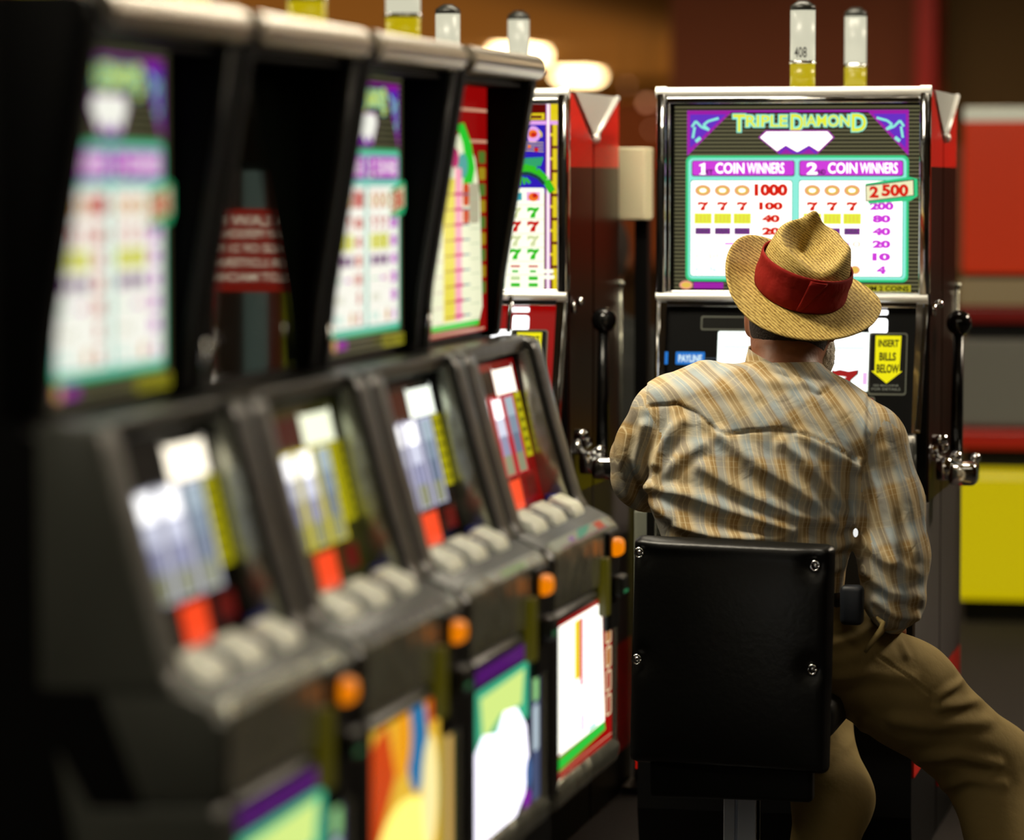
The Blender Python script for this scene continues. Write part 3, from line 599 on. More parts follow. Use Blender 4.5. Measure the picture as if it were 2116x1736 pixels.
class Vol:
    def __init__(s, lo, hi, h):
        s.lo = np.array(lo, float); s.h = h; s.n = np.ceil((np.array(hi)-s.lo)/h).astype(int)+1
        s.D = np.full(s.n, .06, np.float32)
    def region(s, lo, hi):
        a = np.clip(np.floor((np.array(lo)-s.lo)/s.h).astype(int), 0, s.n); b = np.clip(np.ceil((np.array(hi)-s.lo)/s.h).astype(int)+1, 0, s.n)
        g = [s.lo[i]+s.h*np.arange(a[i], b[i]) for i in range(3)]
        X, Y, Z = np.meshgrid(*g, indexing='ij'); return (slice(a[0], b[0]), slice(a[1], b[1]), slice(a[2], b[2])), X, Y, Z
    def mix(s, sl, d, k, cut=False):
        A = s.D[sl]
        if cut: d = -d; hh = np.maximum(k-np.abs(A-d), 0)/k; s.D[sl] = np.maximum(A, d)+hh*hh*k/4
        else: hh = np.maximum(k-np.abs(A-d), 0)/k; s.D[sl] = np.minimum(A, d)-hh*hh*k/4
    def cone(s, a, b, ra, rb, k=.02, sy=1., cut=False):
        a = np.array(a, float); b = np.array(b, float); R = max(ra, rb)*max(1, 1/sy if sy < 1 else sy)+.05+k
        sl, X, Y, Z = s.region(np.minimum(a, b)-R, np.maximum(a, b)+R)
        d = b-a; L = d@d+1e-12; px, py, pz = X-a[0], Y-a[1], Z-a[2]
        t = np.clip((px*d[0]+py*d[1]+pz*d[2])/L, 0, 1)
        q = np.sqrt((px-t*d[0])**2+((py-t*d[1])/sy)**2+(pz-t*d[2])**2)-(ra+(rb-ra)*t)
        s.mix(sl, q, k, cut)
    def chain(s, pts, rs, k=.02, sy=1.):
        for i in range(len(pts)-1): s.cone(pts[i], pts[i+1], rs[i], rs[i+1], k, sy)
    def ell(s, c, r, k=.02, cut=False, rot=0):
        c = np.array(c, float); R = max(r)+.05+k; sl, X, Y, Z = s.region(c-R, c+R)
        x, y, z = X-c[0], Y-c[1], Z-c[2]
        if rot: x, z = x*math.cos(rot)+z*math.sin(rot), -x*math.sin(rot)+z*math.cos(rot)
        k0 = np.sqrt((x/r[0])**2+(y/r[1])**2+(z/r[2])**2)+1e-6; k1 = np.sqrt((x/r[0]**2)**2+(y/r[1]**2)**2+(z/r[2]**2)**2)+1e-6
        s.mix(sl, k0*(k0-1)/k1, k, cut)
    def slices(s, rows, k=.02, pw=2.3):
        """rows of (z, x left, x right, y centre, half depth), any order"""
        rows = sorted(rows); zs = [r[0] for r in rows]; cols = list(zip(*rows))
        sl, X, Y, Z = s.region((min(cols[1])-.07, min(cols[3])-.25, zs[0]-.01), (max(cols[2])+.07, max(cols[3])+.25, zs[-1]+.01))
        xl, xr, yc, b = [np.interp(Z, zs, cols[j]) for j in (1, 2, 3, 4)]
        a = (xr-xl)/2; xc = (xr+xl)/2
        q = ((np.abs(X-xc)/a)**pw+(np.abs(Y-yc)/b)**pw)**(1/pw)
        d = (q-1)*np.minimum(a, b); d = np.maximum(d, np.maximum(zs[0]-Z, Z-zs[-1])); s.mix(sl, d, k)
    def mesh(s): return surface_nets(s.D, s.lo, s.h)
def smoothed(V, Q, it=2, lam=.5):
    e = np.concatenate([Q[:, [0, 1]], Q[:, [1, 2]], Q[:, [2, 3]], Q[:, [3, 0]]]); e = np.concatenate([e, e[:, ::-1]])
    deg = np.bincount(e[:, 0], minlength=len(V))[:, None]
    for _ in range(it):
        S = np.stack([np.bincount(e[:, 0], V[e[:, 1], c], minlength=len(V)) for c in range(3)], 1)/deg; V = V+(S-V)*lam
    return V
def normals(V, Q):
    f = np.cross(V[Q[:, 2]]-V[Q[:, 0]], V[Q[:, 3]]-V[Q[:, 1]]); N = np.zeros_like(V)
    for k in range(4):
        for c in range(3): N[:, c] += np.bincount(Q[:, k], f[:, c], minlength=len(V))
    return N/(np.linalg.norm(N, axis=1)[:, None]+1e-9)
def to_px(V):
    v = V-np.array([0, 0, EYE]); z = v@np.array(FW); return np.stack([CX+F*(v@np.array(RT))/z, CY-F*(v@np.array(UP))/z], 1)
def seg_d(P, pts):
    best = np.full(len(P), 1e9)
    for a, b in zip(pts, pts[1:]):
        a = np.array(a, float); b = np.array(b, float); d = b-a; t = np.clip(((P-a)@d)/(d@d), 0, 1)
        best = np.minimum(best, np.linalg.norm(P-a-t[:, None]*d, axis=1))
    return best
def folds(V, Q, lst):
    """cloth folds: each a line across the back of the cloth, raised by amp metres, wd wide"""
    N = normals(V, Q); P = to_px(V); D = np.zeros(len(V)); face = np.clip(-N[:, 1]*2+.3, 0, 1)
    for pts, amp, wd in lst:
        d = seg_d(P, pts)/wd; L = np.array(pts, float); D += amp*(np.exp(-d*d)-.35*np.exp(-(d-1.7)**2))
    return V+N*(D*face)[:, None]
def npmesh(name, V, Q, mats, parent, uv=None, midx=None):
    off = np.array(parent_loc(parent)); me = bpy.data.meshes.new(name); me.from_pydata((V-off).tolist(), [], Q.tolist())
    for m in mats if isinstance(mats, list) else [mats]: me.materials.append(m)
    me.polygons.foreach_set('use_smooth', [True]*len(Q))
    if midx is not None: me.polygons.foreach_set('material_index', midx.tolist())
    if uv is not None:
        l = me.uv_layers.new(name='cloth'); l.data.foreach_set('uv', uv.reshape(-1).astype(np.float32))
    me.update(); o = bpy.data.objects.new(name, me); COL.objects.link(o); o.parent = parent; return o
def P_(x, y, Y): return atY(x, y, Y)

# ---- cloth materials
def plaid():
    m = bpy.data.materials.new('plaid_cotton'); m.use_nodes = True; nt = m.node_tree; N = nt.nodes; Lk = nt.links; b = N['Principled BSDF']
    b.inputs['Roughness'].default_value = .85; b.inputs['Specular IOR Level'].default_value = .2
    uv = N.new('ShaderNodeUVMap'); uv.uv_map = 'cloth'; sep = N.new('ShaderNodeSeparateXYZ')
    no = N.new('ShaderNodeTexNoise'); no.inputs['Scale'].default_value = 7; mx = N.new('ShaderNodeMixRGB'); mx.blend_type = 'ADD'; mx.inputs[0].default_value = .012
    Lk.new(uv.outputs[0], no.inputs[0]); Lk.new(uv.outputs[0], mx.inputs[1]); Lk.new(no.outputs[1], mx.inputs[2]); Lk.new(mx.outputs[0], sep.inputs[0])
    def ramp(src, period, stops, phase=0.):
        a = N.new('ShaderNodeMath'); a.operation = 'MULTIPLY_ADD'; a.inputs[1].default_value = 1/period; a.inputs[2].default_value = phase; Lk.new(src, a.inputs[0])
        f = N.new('ShaderNodeMath'); f.operation = 'FRACT'; Lk.new(a.outputs[0], f.inputs[0])
        r = N.new('ShaderNodeValToRGB'); r.color_ramp.interpolation = 'LINEAR'; cr = r.color_ramp
        while len(cr.elements) > 1: cr.elements.remove(cr.elements[-1])
        cr.elements[0].position = stops[0][0]; cr.elements[0].color = (*lin(stops[0][1]), 1)
        for p, c in stops[1:]: e = cr.elements.new(p); e.color = (*lin(c), 1)
        Lk.new(f.outputs[0], r.inputs[0]); return r.outputs[0]
    TAN, BR, BLU, CR = 'C4B08C', '947648', '9CA8AE', 'CEC2A4'
    vert = ramp(sep.outputs[0], .088, [(0, TAN), (.06, BR), (.20, BR), (.24, CR), (.36, BLU), (.48, BLU), (.52, TAN), (.62, TAN), (.66, BR), (.74, BR), (.78, BLU), (.92, BLU), (.97, TAN)])
    hor = ramp(sep.outputs[1], .105, [(0, 'C8B894'), (.25, 'A48858'), (.42, 'A48858'), (.5, 'B4B8B2'), (.7, 'A8B0AE'), (.8, 'C8B894')], .2)
    c1 = N.new('ShaderNodeMixRGB'); c1.inputs[0].default_value = .42; Lk.new(vert, c1.inputs[1]); Lk.new(hor, c1.inputs[2])
    thin = ramp(sep.outputs[0], .044, [(0, '000000'), (.10, '000000'), (.12, 'FFFFFF'), (.15, '000000'), (.30, '000000'), (.32, 'FFFFFF'), (.35, '000000'), (.50, '000000'), (.52, 'FFFFFF'), (.55, '000000'), (.70, '000000'), (.72, 'FFFFFF'), (.75, '000000')], .3)
    thn2 = ramp(sep.outputs[1], .0525, [(0, '000000'), (.2, '000000'), (.22, 'FFFFFF'), (.25, '000000'), (.4, '000000'), (.42, 'FFFFFF'), (.45, '000000')], .1)
    c2 = N.new('ShaderNodeMixRGB'); c2.blend_type = 'MIX'; Lk.new(c1.outputs[0], c2.inputs[1]); c2.inputs[2].default_value = (*lin('E4D8B4'), 1)
    ml = N.new('ShaderNodeMath'); ml.operation = 'MULTIPLY'; ml.inputs[1].default_value = .6; Lk.new(thin, ml.inputs[0]); Lk.new(ml.outputs[0], c2.inputs[0])
    c3 = N.new('ShaderNodeMixRGB'); Lk.new(c2.outputs[0], c3.inputs[1]); c3.inputs[2].default_value = (*lin('D8CCA8'), 1)
    m2 = N.new('ShaderNodeMath'); m2.operation = 'MULTIPLY'; m2.inputs[1].default_value = .3; Lk.new(thn2, m2.inputs[0]); Lk.new(m2.outputs[0], c3.inputs[0])
    Lk.new(c3.outputs[0], b.inputs['Base Color'])
    tc = N.new('ShaderNodeTexCoord'); n2 = N.new('ShaderNodeTexNoise'); n2.inputs['Scale'].default_value = 22; n2.inputs['Detail'].default_value = 4; n2.inputs['Distortion'].default_value = 1.2
    bp = N.new('ShaderNodeBump'); bp.inputs['Strength'].default_value = .45; bp.inputs['Distance'].default_value = .008
    Lk.new(tc.outputs['Object'], n2.inputs[0]); Lk.new(n2.outputs[0], bp.inputs['Height']); Lk.new(bp.outputs[0], b.inputs['Normal'])
    return m
SHIRT = plaid()
KHAKI = bumped(mat('khaki_twill', lin('8E7A4C'), .85, spec=.2), 14, .5, 4, .01)
SKIN = bumped(mat('skin', (.27, .10, .045), .5), 60, .2)
HAIR = bumped(mat('short_dark_hair', (.022, .012, .007), .7), 240, .6)
BEARD = bumped(mat('white_beard', (.75, .70, .60), .7), 160, .7)
LEATHER = bumped(mat('black_leather', (.0035, .0035, .003), .36, spec=.35), 90, .05)

# ---- the man
man = thing('person', 'person in a straw hat and plaid shirt sitting on a stool, seen from behind', 'person', (-.93, 6.72, 0))
px_rows = [(718, 1560, 1672, 6.745, .062), (745, 1546, 1692, 6.74, .078), (764, 1490, 1705, 6.735, .09), (785, 1420, 1728, 6.73, .10), (805, 1376, 1748, 6.725, .108),
           (830, 1356, 1775, 6.72, .115), (860, 1346, 1800, 6.715, .122), (900, 1340, 1822, 6.71, .128), (950, 1338, 1815, 6.70, .132), (1000, 1340, 1797, 6.695, .132),
           (1060, 1349, 1776, 6.69, .132), (1108, 1370, 1766, 6.685, .13), (1160, 1384, 1748, 6.685, .128), (1215, 1388, 1742, 6.69, .13), (1262, 1392, 1738, 6.70, .13)]
def rows_of(rows, grow=0.):
    out = []
    for y, xl, xr, Y, b in rows: a = P_(xl, y, Y); c = P_(xr, y, Y); out.append((a.z, a.x-grow, c.x+grow, Y, b+grow))
    return out
LS, LE, LHd = P_(1385, 868, 6.71), P_(1326, 985, 6.80), P_(1440, 965, 7.02)
RS, RE, RHd = P_(1800, 925, 6.70), P_(1856, 1225, 6.665), P_(1808, 1285, 6.90)
# body: head, neck, trunk, arms and hands, legs as one surface
V_ = Vol((-1.35, 6.42, .02), (-.42, 7.4, 1.3), .005)
V_.slices(rows_of(px_rows, -.012)); V_.slices([(P_(1560, y, 6.7).z, P_(xl, y, 6.7).x, P_(xr, y, 6.7).x, Y, b) for y, xl, xr, Y, b in ((1230, 1400, 1735, 6.70, .12), (1330, 1385, 1760, 6.71, .14), (1400, 1420, 1740, 6.72, .12))])
hc = P_(1633, 650, 6.80)
V_.ell(hc, (.077, .094, .108), .03); V_.ell(hc+Vector((.012, .045, -.055)), (.055, .058, .06), .03)
V_.chain([P_(1628, 700, 6.775), P_(1620, 790, 6.745)], [.060, .066], .03)
V_.cone(hc+Vector((.012, .088, -.005)), hc+Vector((.014, .112, -.03)), .010, .015, .012)
V_.ell(hc+Vector((-.078, .002, -.012)), (.010, .020, .032), .008); V_.ell(hc+Vector((.080, .002, -.020)), (.010, .020, .032), .008)
V_.cone(hc+Vector((-.03, .09, .025)), hc+Vector((.05, .09, .02)), .011, .011, .015)
for s in (-1, 1): V_.ell(hc+Vector((.010+s*.03, .093, .004)), (.014, .010, .009), .004, cut=True); V_.ell(hc+Vector((.010+s*.03, .084, .004)), (.012, .012, .011), .002)
V_.cone(hc+Vector((-.012, .098, -.062)), hc+Vector((.036, .098, -.064)), .006, .006, .006)
V_.chain([LS, LE, LHd], [.046, .040, .027], .03); V_.chain([RS, P_(1842, 1060, 6.70), RE, RHd], [.046, .040, .038, .027], .03)
def hand(vol, w, d, up, s):
    d = d.normalized(); up = up.normalized(); side = d.cross(up).normalized()*s
    vol.cone(w, w+d*.05, .024, .026, .015); c = w+d*.075
    for q in (-.5, .5): vol.cone(w+side*q*.045+d*.02, c+side*q*.05, .017, .015, .012)
    for j, L in enumerate((.040, .046, .042, .033)):
        b0 = c+side*(-.033+.022*j)+d*.008; b1 = b0+d*L-up*.008; b2 = b1+d*L*.5-up*L*.55; b3 = b2-up*L*.5-d*.002
        vol.chain([b0, b1, b2, b3], [.0098, .009, .0082, .0072], .003)
    t0 = w+side*-.026+d*.02; t1 = t0-side*.025+d*.03-up*.008; vol.chain([t0, t1, t1+d*.03-up*.006], [.013, .011, .009], .006)
hand(V_, LHd, Vector((.1, 1, -.1)), Vector((0, 0, 1)), 1); hand(V_, RHd, Vector((-.15, 1, -.3)), Vector((0, .3, 1)), -1)
LHip, RHip = P_(1500, 1350, 6.72), P_(1700, 1350, 6.72)
LK, LA = P_(1668, 1485, 7.06), P_(1700, 1800, 6.82)
RK = P_(2050, 1590, 7.00); RA = Vector((RK.x+.03, 6.90, .09)); LA.z = .09
V_.chain([LHip, LK, LA], [.07, .048, .035], .03); V_.chain([RHip, RK, RA], [.075, .05, .035], .03)
for A_ in (LA, RA): V_.cone(A_, A_+Vector((0, .14, -.055)), .035, .025, .03)
Vv, Q = V_.mesh(); Vv = smoothed(Vv, Q, 1); npmesh('body', Vv, Q, SKIN, man)
# shirt
S = Vol((-1.36, 6.45, .50), (-.66, 7.0, 1.16), .004)
S.slices(rows_of([(748, 1556, 1688, 6.742, .076)]+px_rows[2:]), .03)
S.cone(P_(1400, 840, 6.715), P_(1460, 830, 6.72), .062, .075, .04); S.cone(P_(1790, 905, 6.70), P_(1720, 880, 6.715), .066, .08, .04)
S.chain([P_(1372, 866, 6.715), P_(1342, 925, 6.75), P_(1330, 985, 6.79)], [.066, .062, .058], .025)
S.cone(P_(1330, 985, 6.79), P_(1358, 1003, 6.93), .058, .05, .025); S.cone(P_(1320, 945, 6.78), P_(1340, 1020, 6.80), .046, .034, .02); S.ell(P_(1300, 940, 6.78), (.032, .04, .03), .02)
S.chain([P_(1803, 925, 6.705), P_(1836, 1040, 6.69), P_(1847, 1150, 6.67), P_(1845, 1225, 6.67)], [.066, .064, .064, .060], .022)
S.cone(P_(1852, 1245, 6.67), P_(1826, 1286, 6.90), .050, .036, .02)
Vv, Q = S.mesh(); Vv = smoothed(Vv, Q, 3)
yoke = [(1345, 836), (1400, 832), (1440, 850), (1480, 885), (1502, 895), (1550, 888), (1620, 884), (1680, 900), (1730, 925), (1782, 955)]
FL = [([(1512, 745), (1570, 752), (1624, 770), (1664, 798), (1690, 812)], .006, 4), ([(1490, 900), (1560, 955), (1640, 1005), (1720, 1070)], .013, 16), ([(1620, 915), (1665, 950), (1710, 1010), (1765, 1075)], .014, 13), ([(1655, 900), (1720, 935), (1772, 965)], .009, 14),
      ([(1345, 1010), (1420, 1022), (1510, 1055), (1640, 1098)], .012, 13), ([(1350, 1040), (1400, 1078), (1470, 1108), (1560, 1118)], .012, 14), ([(1450, 965), (1540, 1020), (1640, 1065), (1740, 1088)], .010, 14),
      ([(1352, 960), (1375, 915), (1410, 870)], .010, 13), ([(1345, 1000), (1400, 950), (1450, 920)], .008, 14), ([(1395, 850), (1385, 900), (1360, 960)], .007, 9),
      ([(1300, 900), (1285, 960), (1300, 1020)], .006, 12), ([(1330, 880), (1315, 950), (1335, 1030)], .009, 11), ([(1775, 960), (1778, 1010), (1772, 1090)], .010, 10),
      ([(1800, 980), (1840, 1060), (1850, 1160)], .007, 12), ([(1830, 930), (1880, 1040), (1895, 1150)], .005, 12), ([(1780, 1110), (1830, 1160), (1890, 1180)], .007, 13), ([(1790, 1180), (1840, 1225), (1900, 1235)], .009, 13),
      ([(1810, 1240), (1850, 1270), (1895, 1275)], .009, 10), ([(1720, 1130), (1760, 1120)], .006, 9), ([(1715, 1180), (1755, 1165)], .007, 9), ([(1720, 1150), (1750, 1143)], -.006, 6),
      ([(1365, 812), (1450, 800), (1560, 812)], .004, 16), ([(1600, 800), (1700, 830), (1790, 890)], .004, 18), ([(1500, 760), (1580, 790), (1700, 800)], .006, 10), ([(1400, 1090), (1500, 1110), (1620, 1112)], .006, 9)]
Vv = folds(Vv, Q, [(p, a*.8, w_) for p, a, w_ in FL])
# yoke seam: a shallow step along the seam line
Pp = to_px(Vv); yy = np.interp(Pp[:, 0], [p[0] for p in yoke], [p[1] for p in yoke]); N_ = normals(Vv, Q)
step = 1/(1+np.exp((Pp[:, 1]-yy)/1.5))
backf = (N_[:, 1] < .2) & (Pp[:, 0] > 1340) & (Pp[:, 0] < 1790)
Vv = Vv+N_*(np.where(backf, step*.0035, 0)-.004*np.exp(-((Pp[:, 1]-yy-3)/3.)**2)*backf)[:, None]
# cloth coordinates per region
fc = Vv[Q].mean(1); fp = to_px(fc); fy = np.interp(fp[:, 0], [p[0] for p in yoke], [p[1] for p in yoke])
reg = np.zeros(len(Q), int); reg[(fp[:, 1] < fy) & (fp[:, 0] > 1335) & (fp[:, 0] < 1800)] = 1
armR = seg_d(fp, [(1812, 925), (1850, 1040), (1862, 1150), (1862, 1300)]) < np.abs(fp[:, 0]-1560)*0+58
armR &= fp[:, 0] > np.interp(fp[:, 1], [860, 955, 1060, 1120, 1320], [1830, 1783, 1776, 1768, 1750]); reg[armR] = 2
armL = (fp[:, 0] < np.interp(fp[:, 1], [840, 900, 960, 1000, 1060], [1335, 1368, 1350, 1345, 1352])) & (fp[:, 1] > 840); reg[armL] = 3
def rotuv(V, ang, ox=0): c, s = math.cos(ang), math.sin(ang); x, z = V[..., 0]+.5*(V[..., 1]-6.58), V[..., 2]; return np.stack([x*c+z*s+ox, -x*s+z*c], -1)
VQ = Vv[Q]; UVs = [rotuv(VQ, -.03), rotuv(VQ, .47, .02), rotuv(VQ, .20, .01), rotuv(VQ, -.15)]
uv = np.choose(reg[:, None, None], UVs)
shirt = npmesh('shirt', Vv, Q, SHIRT, man, uv)
# collar band round the neck
cl = MB(); cc = P_(1620, 768, 6.745); ring = []
for k in range(48):
    t = 2*math.pi*k/48; ux, uy = math.cos(t), math.sin(t)
    tilt = -.028*ux
    p0 = cc+Vector((.0695*ux, .078*uy, tilt-.020)); p1 = cc+Vector((.064*ux, .073*uy, tilt+.016+.004*uy)); p2 = cc+Vector((.076*ux, .087*uy, tilt-.024-.004*uy)); p3 = cc+Vector((.0665*ux, .0755*uy, tilt+.0195+.004*uy))
    ring.append((p0, p1, p3, p2))
for k in range(48):
    a, b = ring[k], ring[(k+1) % 48]; cl.add([*a, *b], [(0, 1, 5, 4), (1, 2, 6, 5), (2, 3, 7, 6), (3, 0, 4, 7)])
co = cl.build('collar', SHIRT, shirt, True); l = co.data.uv_layers.new(name='cloth')
for i, lp in enumerate(co.data.loops): v = co.data.vertices[lp.vertex_index].co; l.data[i].uv = (v.x*.7+v.z*.3, v.z*.9)
MB().ball(P_(1768, 1101, 6.60), .006, .8, .6, 1.4, 2).build('snap_button', mat('pearl_glow', (.95, .95, .92), .1, 0, .9), shirt, True)  # emission put into the button in place of a glint
# trousers
T = Vol((-1.30, 6.45, .08), (-.44, 7.2, .64), .005)
hp = [(P_(1560, y, 6.7).z, P_(xl, y, 6.7).x, P_(xr, y, 6.7).x, Y, b) for y, xl, xr, Y, b in ((1226, 1395, 1748, 6.70, .135), (1290, 1380, 1775, 6.71, .15), (1350, 1380, 1790, 6.715, .155), (1405, 1420, 1760, 6.73, .14), (1440, 1450, 1700, 6.75, .12))]
T.slices(hp, .03); T.chain([P_(1510, 1345, 6.74), LK, P_(1722, 1650, 6.93), LA+Vector((0, 0, .03))], [.095, .078, .072, .065], .04)
T.chain([P_(1722, 1352, 6.74), P_(1870, 1432, 6.84), RK], [.098, .092, .086], .05); T.chain([RK, RA+Vector((0, 0, .03))], [.084, .068], .04)
Vv, Q = T.mesh(); Vv = smoothed(Vv, Q, 3)
FT = [([(1725, 1398), (1800, 1392), (1880, 1402)], .004, 14), ([(1940, 1440), (1975, 1416), (2005, 1396)], .006, 9), ([(1945, 1462), (1990, 1455), (2040, 1440)], .006, 11),
      ([(1850, 1490), (1930, 1500), (2040, 1492)], .005, 14), ([(1900, 1570), (1980, 1560), (2060, 1580)], .006, 12), ([(1940, 1630), (2000, 1610), (2070, 1620)], .005, 12),
      ([(1722, 1330), (1770, 1318), (1806, 1296)], .005, 10), ([(1690, 1580), (1750, 1545), (1785, 1500)], .004, 12), ([(1810, 1352), (1860, 1388), (1930, 1440)], -.003, 3), ([(1860, 1325), (1875, 1355)], .003, 7)]
Vv = folds(Vv, Q, FT); tr = npmesh('trousers', Vv, Q, KHAKI, man)
pk = MB().tube([P_(1788, 1348, 6.60), P_(1800, 1330, 6.595), P_(1822, 1302, 6.60), P_(1824, 1288, 6.61), P_(1812, 1276, 6.62)], [.003, .005, .007, .006, .003], 10).build('pocket_edge', KHAKI, tr, True)
belt = MB(); rb = []
for k in range(40):
    t = 2*math.pi*k/40; a = P_(1570, 1222, 6.70); rb.append([a+Vector((.166*math.cos(t), .139*math.sin(t), z-.012*math.cos(t))) for z in (-.018, .018)]+[a+Vector((.172*math.cos(t), .145*math.sin(t), z-.012*math.cos(t))) for z in (.018, -.018)])
for k in range(40): a, b = rb[k], rb[(k+1) % 40]; belt.add([*a, *b], [(0, 1, 5, 4), (1, 2, 6, 5), (2, 3, 7, 6), (3, 0, 4, 7)])
belt.build('belt', LEATHER, man, True)
MB().box((P_(1738, 1215, 6.6).x, 6.575, P_(1760, 1290, 6.6).z), (P_(1786, 1215, 6.6).x, 6.61, P_(1760, 1208, 6.6).z), .010).build('belt_pouch', mat('navy_pouch', (.012, .015, .022), .5), man, True)
for A_, nm in ((LA, 'shoe'), (RA, 'shoe')):
    W = Vol(A_-Vector((.08, .1, .1)), A_+Vector((.08, .24, .08)), .006); W.cone(A_+Vector((0, -.02, -.04)), A_+Vector((0, .17, -.055)), .044, .034, .03); W.cone(A_+Vector((0, 0, 0)), A_+Vector((0, 0, -.04)), .045, .045, .03)
    vv, q = W.mesh(); vv[:, 2] = np.maximum(vv[:, 2], 0.004); npmesh(nm, smoothed(vv, q, 2), q, mat('brown_shoe', (.03, .015, .008), .4), man)
# hair at the back of the head and white beard
H = Vol(hc-Vector((.12, .13, .13)), hc+Vector((.12, .13, .13)), .004)
H.ell(hc+Vector((.004, -.010, .005)), (.079, .091, .104), .01); H.ell(hc+Vector((0, .085, -.055)), (.12, .085, .085), .01, cut=True); H.ell(hc+Vector((-.006, -.06, -.135)), (.11, .10, .035), .01, cut=True)
H.ell(hc+Vector((-.085, .01, -.015)), (.022, .03, .05), .01, cut=True)
H.cone(hc+Vector((0, -.030, -.03)), hc+Vector((-.002, -.024, -.082)), .066, .0625, .02)
H.ell(hc+Vector((0, .085, -.055)), (.12, .085, .085), .01, cut=True)
vv, q = H.mesh(); npmesh('hair', smoothed(vv, q, 2), q, HAIR, man)
H = Vol(hc-Vector((.12, .1, .18)), hc+Vector((.14, .18, .06)), .004)
H.ell(hc+Vector((.012, .058, -.088)), (.056, .056, .048), .02); H.ell(hc+Vector((.055, .045, -.065)), (.020, .036, .045), .02); H.ell(hc+Vector((-.045, .045, -.060)), (.02, .036, .04), .02); H.ell(hc+Vector((.012, .10, -.060)), (.03, .012, .008), .004, cut=True)
vv, q = H.mesh(); vv = smoothed(vv, q, 1); vv += normals(vv, q)*(np.random.RandomState(2).rand(len(vv), 1)*.004); npmesh('beard', vv, q, BEARD, man)

# ---- the hat
def straw():
    m = bpy.data.materials.new('woven_straw'); m.use_nodes = True; nt = m.node_tree; N = nt.nodes; Lk = nt.links; b = N['Principled BSDF']; b.inputs['Roughness'].default_value = .7; b.inputs['Specular IOR Level'].default_value = .25
    tc = N.new('ShaderNodeTexCoord'); mp = N.new('ShaderNodeMapping'); mp.inputs['Rotation'].default_value = (0, math.radians(52), 0)
    wv = N.new('ShaderNodeTexWave'); wv.inputs['Scale'].default_value = 78; wv.inputs['Distortion'].default_value = 1.6; wv.inputs['Detail'].default_value = 2; wv.inputs['Detail Scale'].default_value = 1.5
    w2 = N.new('ShaderNodeTexNoise'); w2.inputs['Scale'].default_value = 1; w2.inputs['Detail'].default_value = 3
    m2 = N.new('ShaderNodeMapping'); m2.inputs['Scale'].default_value = (420, 200, 90); Lk.new(mp.outputs[0], m2.inputs[0])
    Lk.new(tc.outputs['Object'], mp.inputs[0]); Lk.new(mp.outputs[0], wv.inputs[0]); Lk.new(m2.outputs[0], w2.inputs[0])
    mx = N.new('ShaderNodeMixRGB'); mx.inputs[0].default_value = .72; Lk.new(wv.outputs[0], mx.inputs[1]); Lk.new(w2.outputs[0], mx.inputs[2])
    r = N.new('ShaderNodeValToRGB'); r.color_ramp.elements[0].position = .30; r.color_ramp.elements[0].color = (*lin('76591C'), 1); r.color_ramp.elements[1].position = .66; r.color_ramp.elements[1].color = (*lin('CDB266'), 1)
    Lk.new(mx.outputs[0], r.inputs[0]); Lk.new(r.outputs[0], b.inputs['Base Color'])
    bp = N.new('ShaderNodeBump'); bp.inputs['Strength'].default_value = .6; bp.inputs['Distance'].default_value = .002; Lk.new(mx.outputs[0], bp.inputs['Height']); Lk.new(bp.outputs[0], b.inputs['Normal'])
    return m
STRAW = straw()
hat_c = P_(1652, 598, 6.79)
RH = Matrix.Rotation(math.radians(20), 3, 'Y') @ Matrix.Rotation(math.radians(21), 3, 'X')
HX = lambda p: hat_c + RH @ Vector(p)
def smst(a, b, x): t = min(1, max(0, (x-a)/(b-a))); return t*t*(3-2*t)
def hat_pt(kind, s, t):
    cx, cy = math.cos(t), math.sin(t)               # cx>0 right, cy>0 front
    if kind == 'brim':
        wdt = .073+.006*abs(cy); R0 = (.084, .099)
        left = max(0, math.cos(t-math.radians(170)))**1.6; right = max(0, cx)**2
        z = .044*left*s**1.5 + .006*right*s*s - .014*max(0, -cy)**2*s - .016*max(0, cy)**2*s - .003*s
        rad = s*wdt*(1-.16*left)
        return (cx*(R0[0]+rad), cy*(R0[1]+rad), z)
    # crown: s 0..1 wall, 1..2 over the top
    da = lambda deg, wd: math.exp(-((math.degrees(math.atan2(math.sin(t-math.radians(deg)), math.cos(t-math.radians(deg)))))/wd)**2)
    hgt = .092 + .022*da(112, 13) + .012*da(130, 38) + .010*da(55, 40) + .006*da(185, 40) - .022*da(-60, 42) + .012*da(5, 30)
    pinch = .9*da(150, 16)*0 + .8*da(40, 26)
    if s <= 1:
        f = 1-.15*s**1.5-.16*pinch*s*s; bulge = .030*math.sin(math.pi*s)
        return (cx*.084*(f+bulge), cy*.099*(f+bulge), hgt*s)
    u = s-1; f = (1-.15-.16*pinch)*(1-u)
    x, y = cx*.084*f, cy*.099*f
    edge = .0065*math.sin(min(1, u/.14)*math.pi/2)
    bowl = smst(.06, .55, u)
    z = hgt*(1-bowl)+.072*bowl+edge*(1-u)+.018*bowl*smst(.02, .05, x+.02)*smst(-.02, .05, y)
    z -= .016*math.exp(-((x+.018)/.010)**2)*smst(.03, .2, u)*smst(-.01, .03, y)
    return (x, y, z)
def hat_mesh(fn, ss, nt, m=None):
    b = MB(); rows = [[HX(fn(s, 2*math.pi*k/nt)) for k in range(nt)] for s in ss]
    n = nt; v = [p for r in rows for p in r]; f = [(i*n+(k+1) % n, i*n+k, (i+1)*n+k, (i+1)*n+(k+1) % n) for i in range(len(ss)-1) for k in range(n)]
    return b.add(v, f)
def solid(b, name, m, parent, th):
    o = b.build(name, m, parent, True); md = o.modifiers.new('thickness', 'SOLIDIFY'); md.thickness = th; md.offset = 0; return o
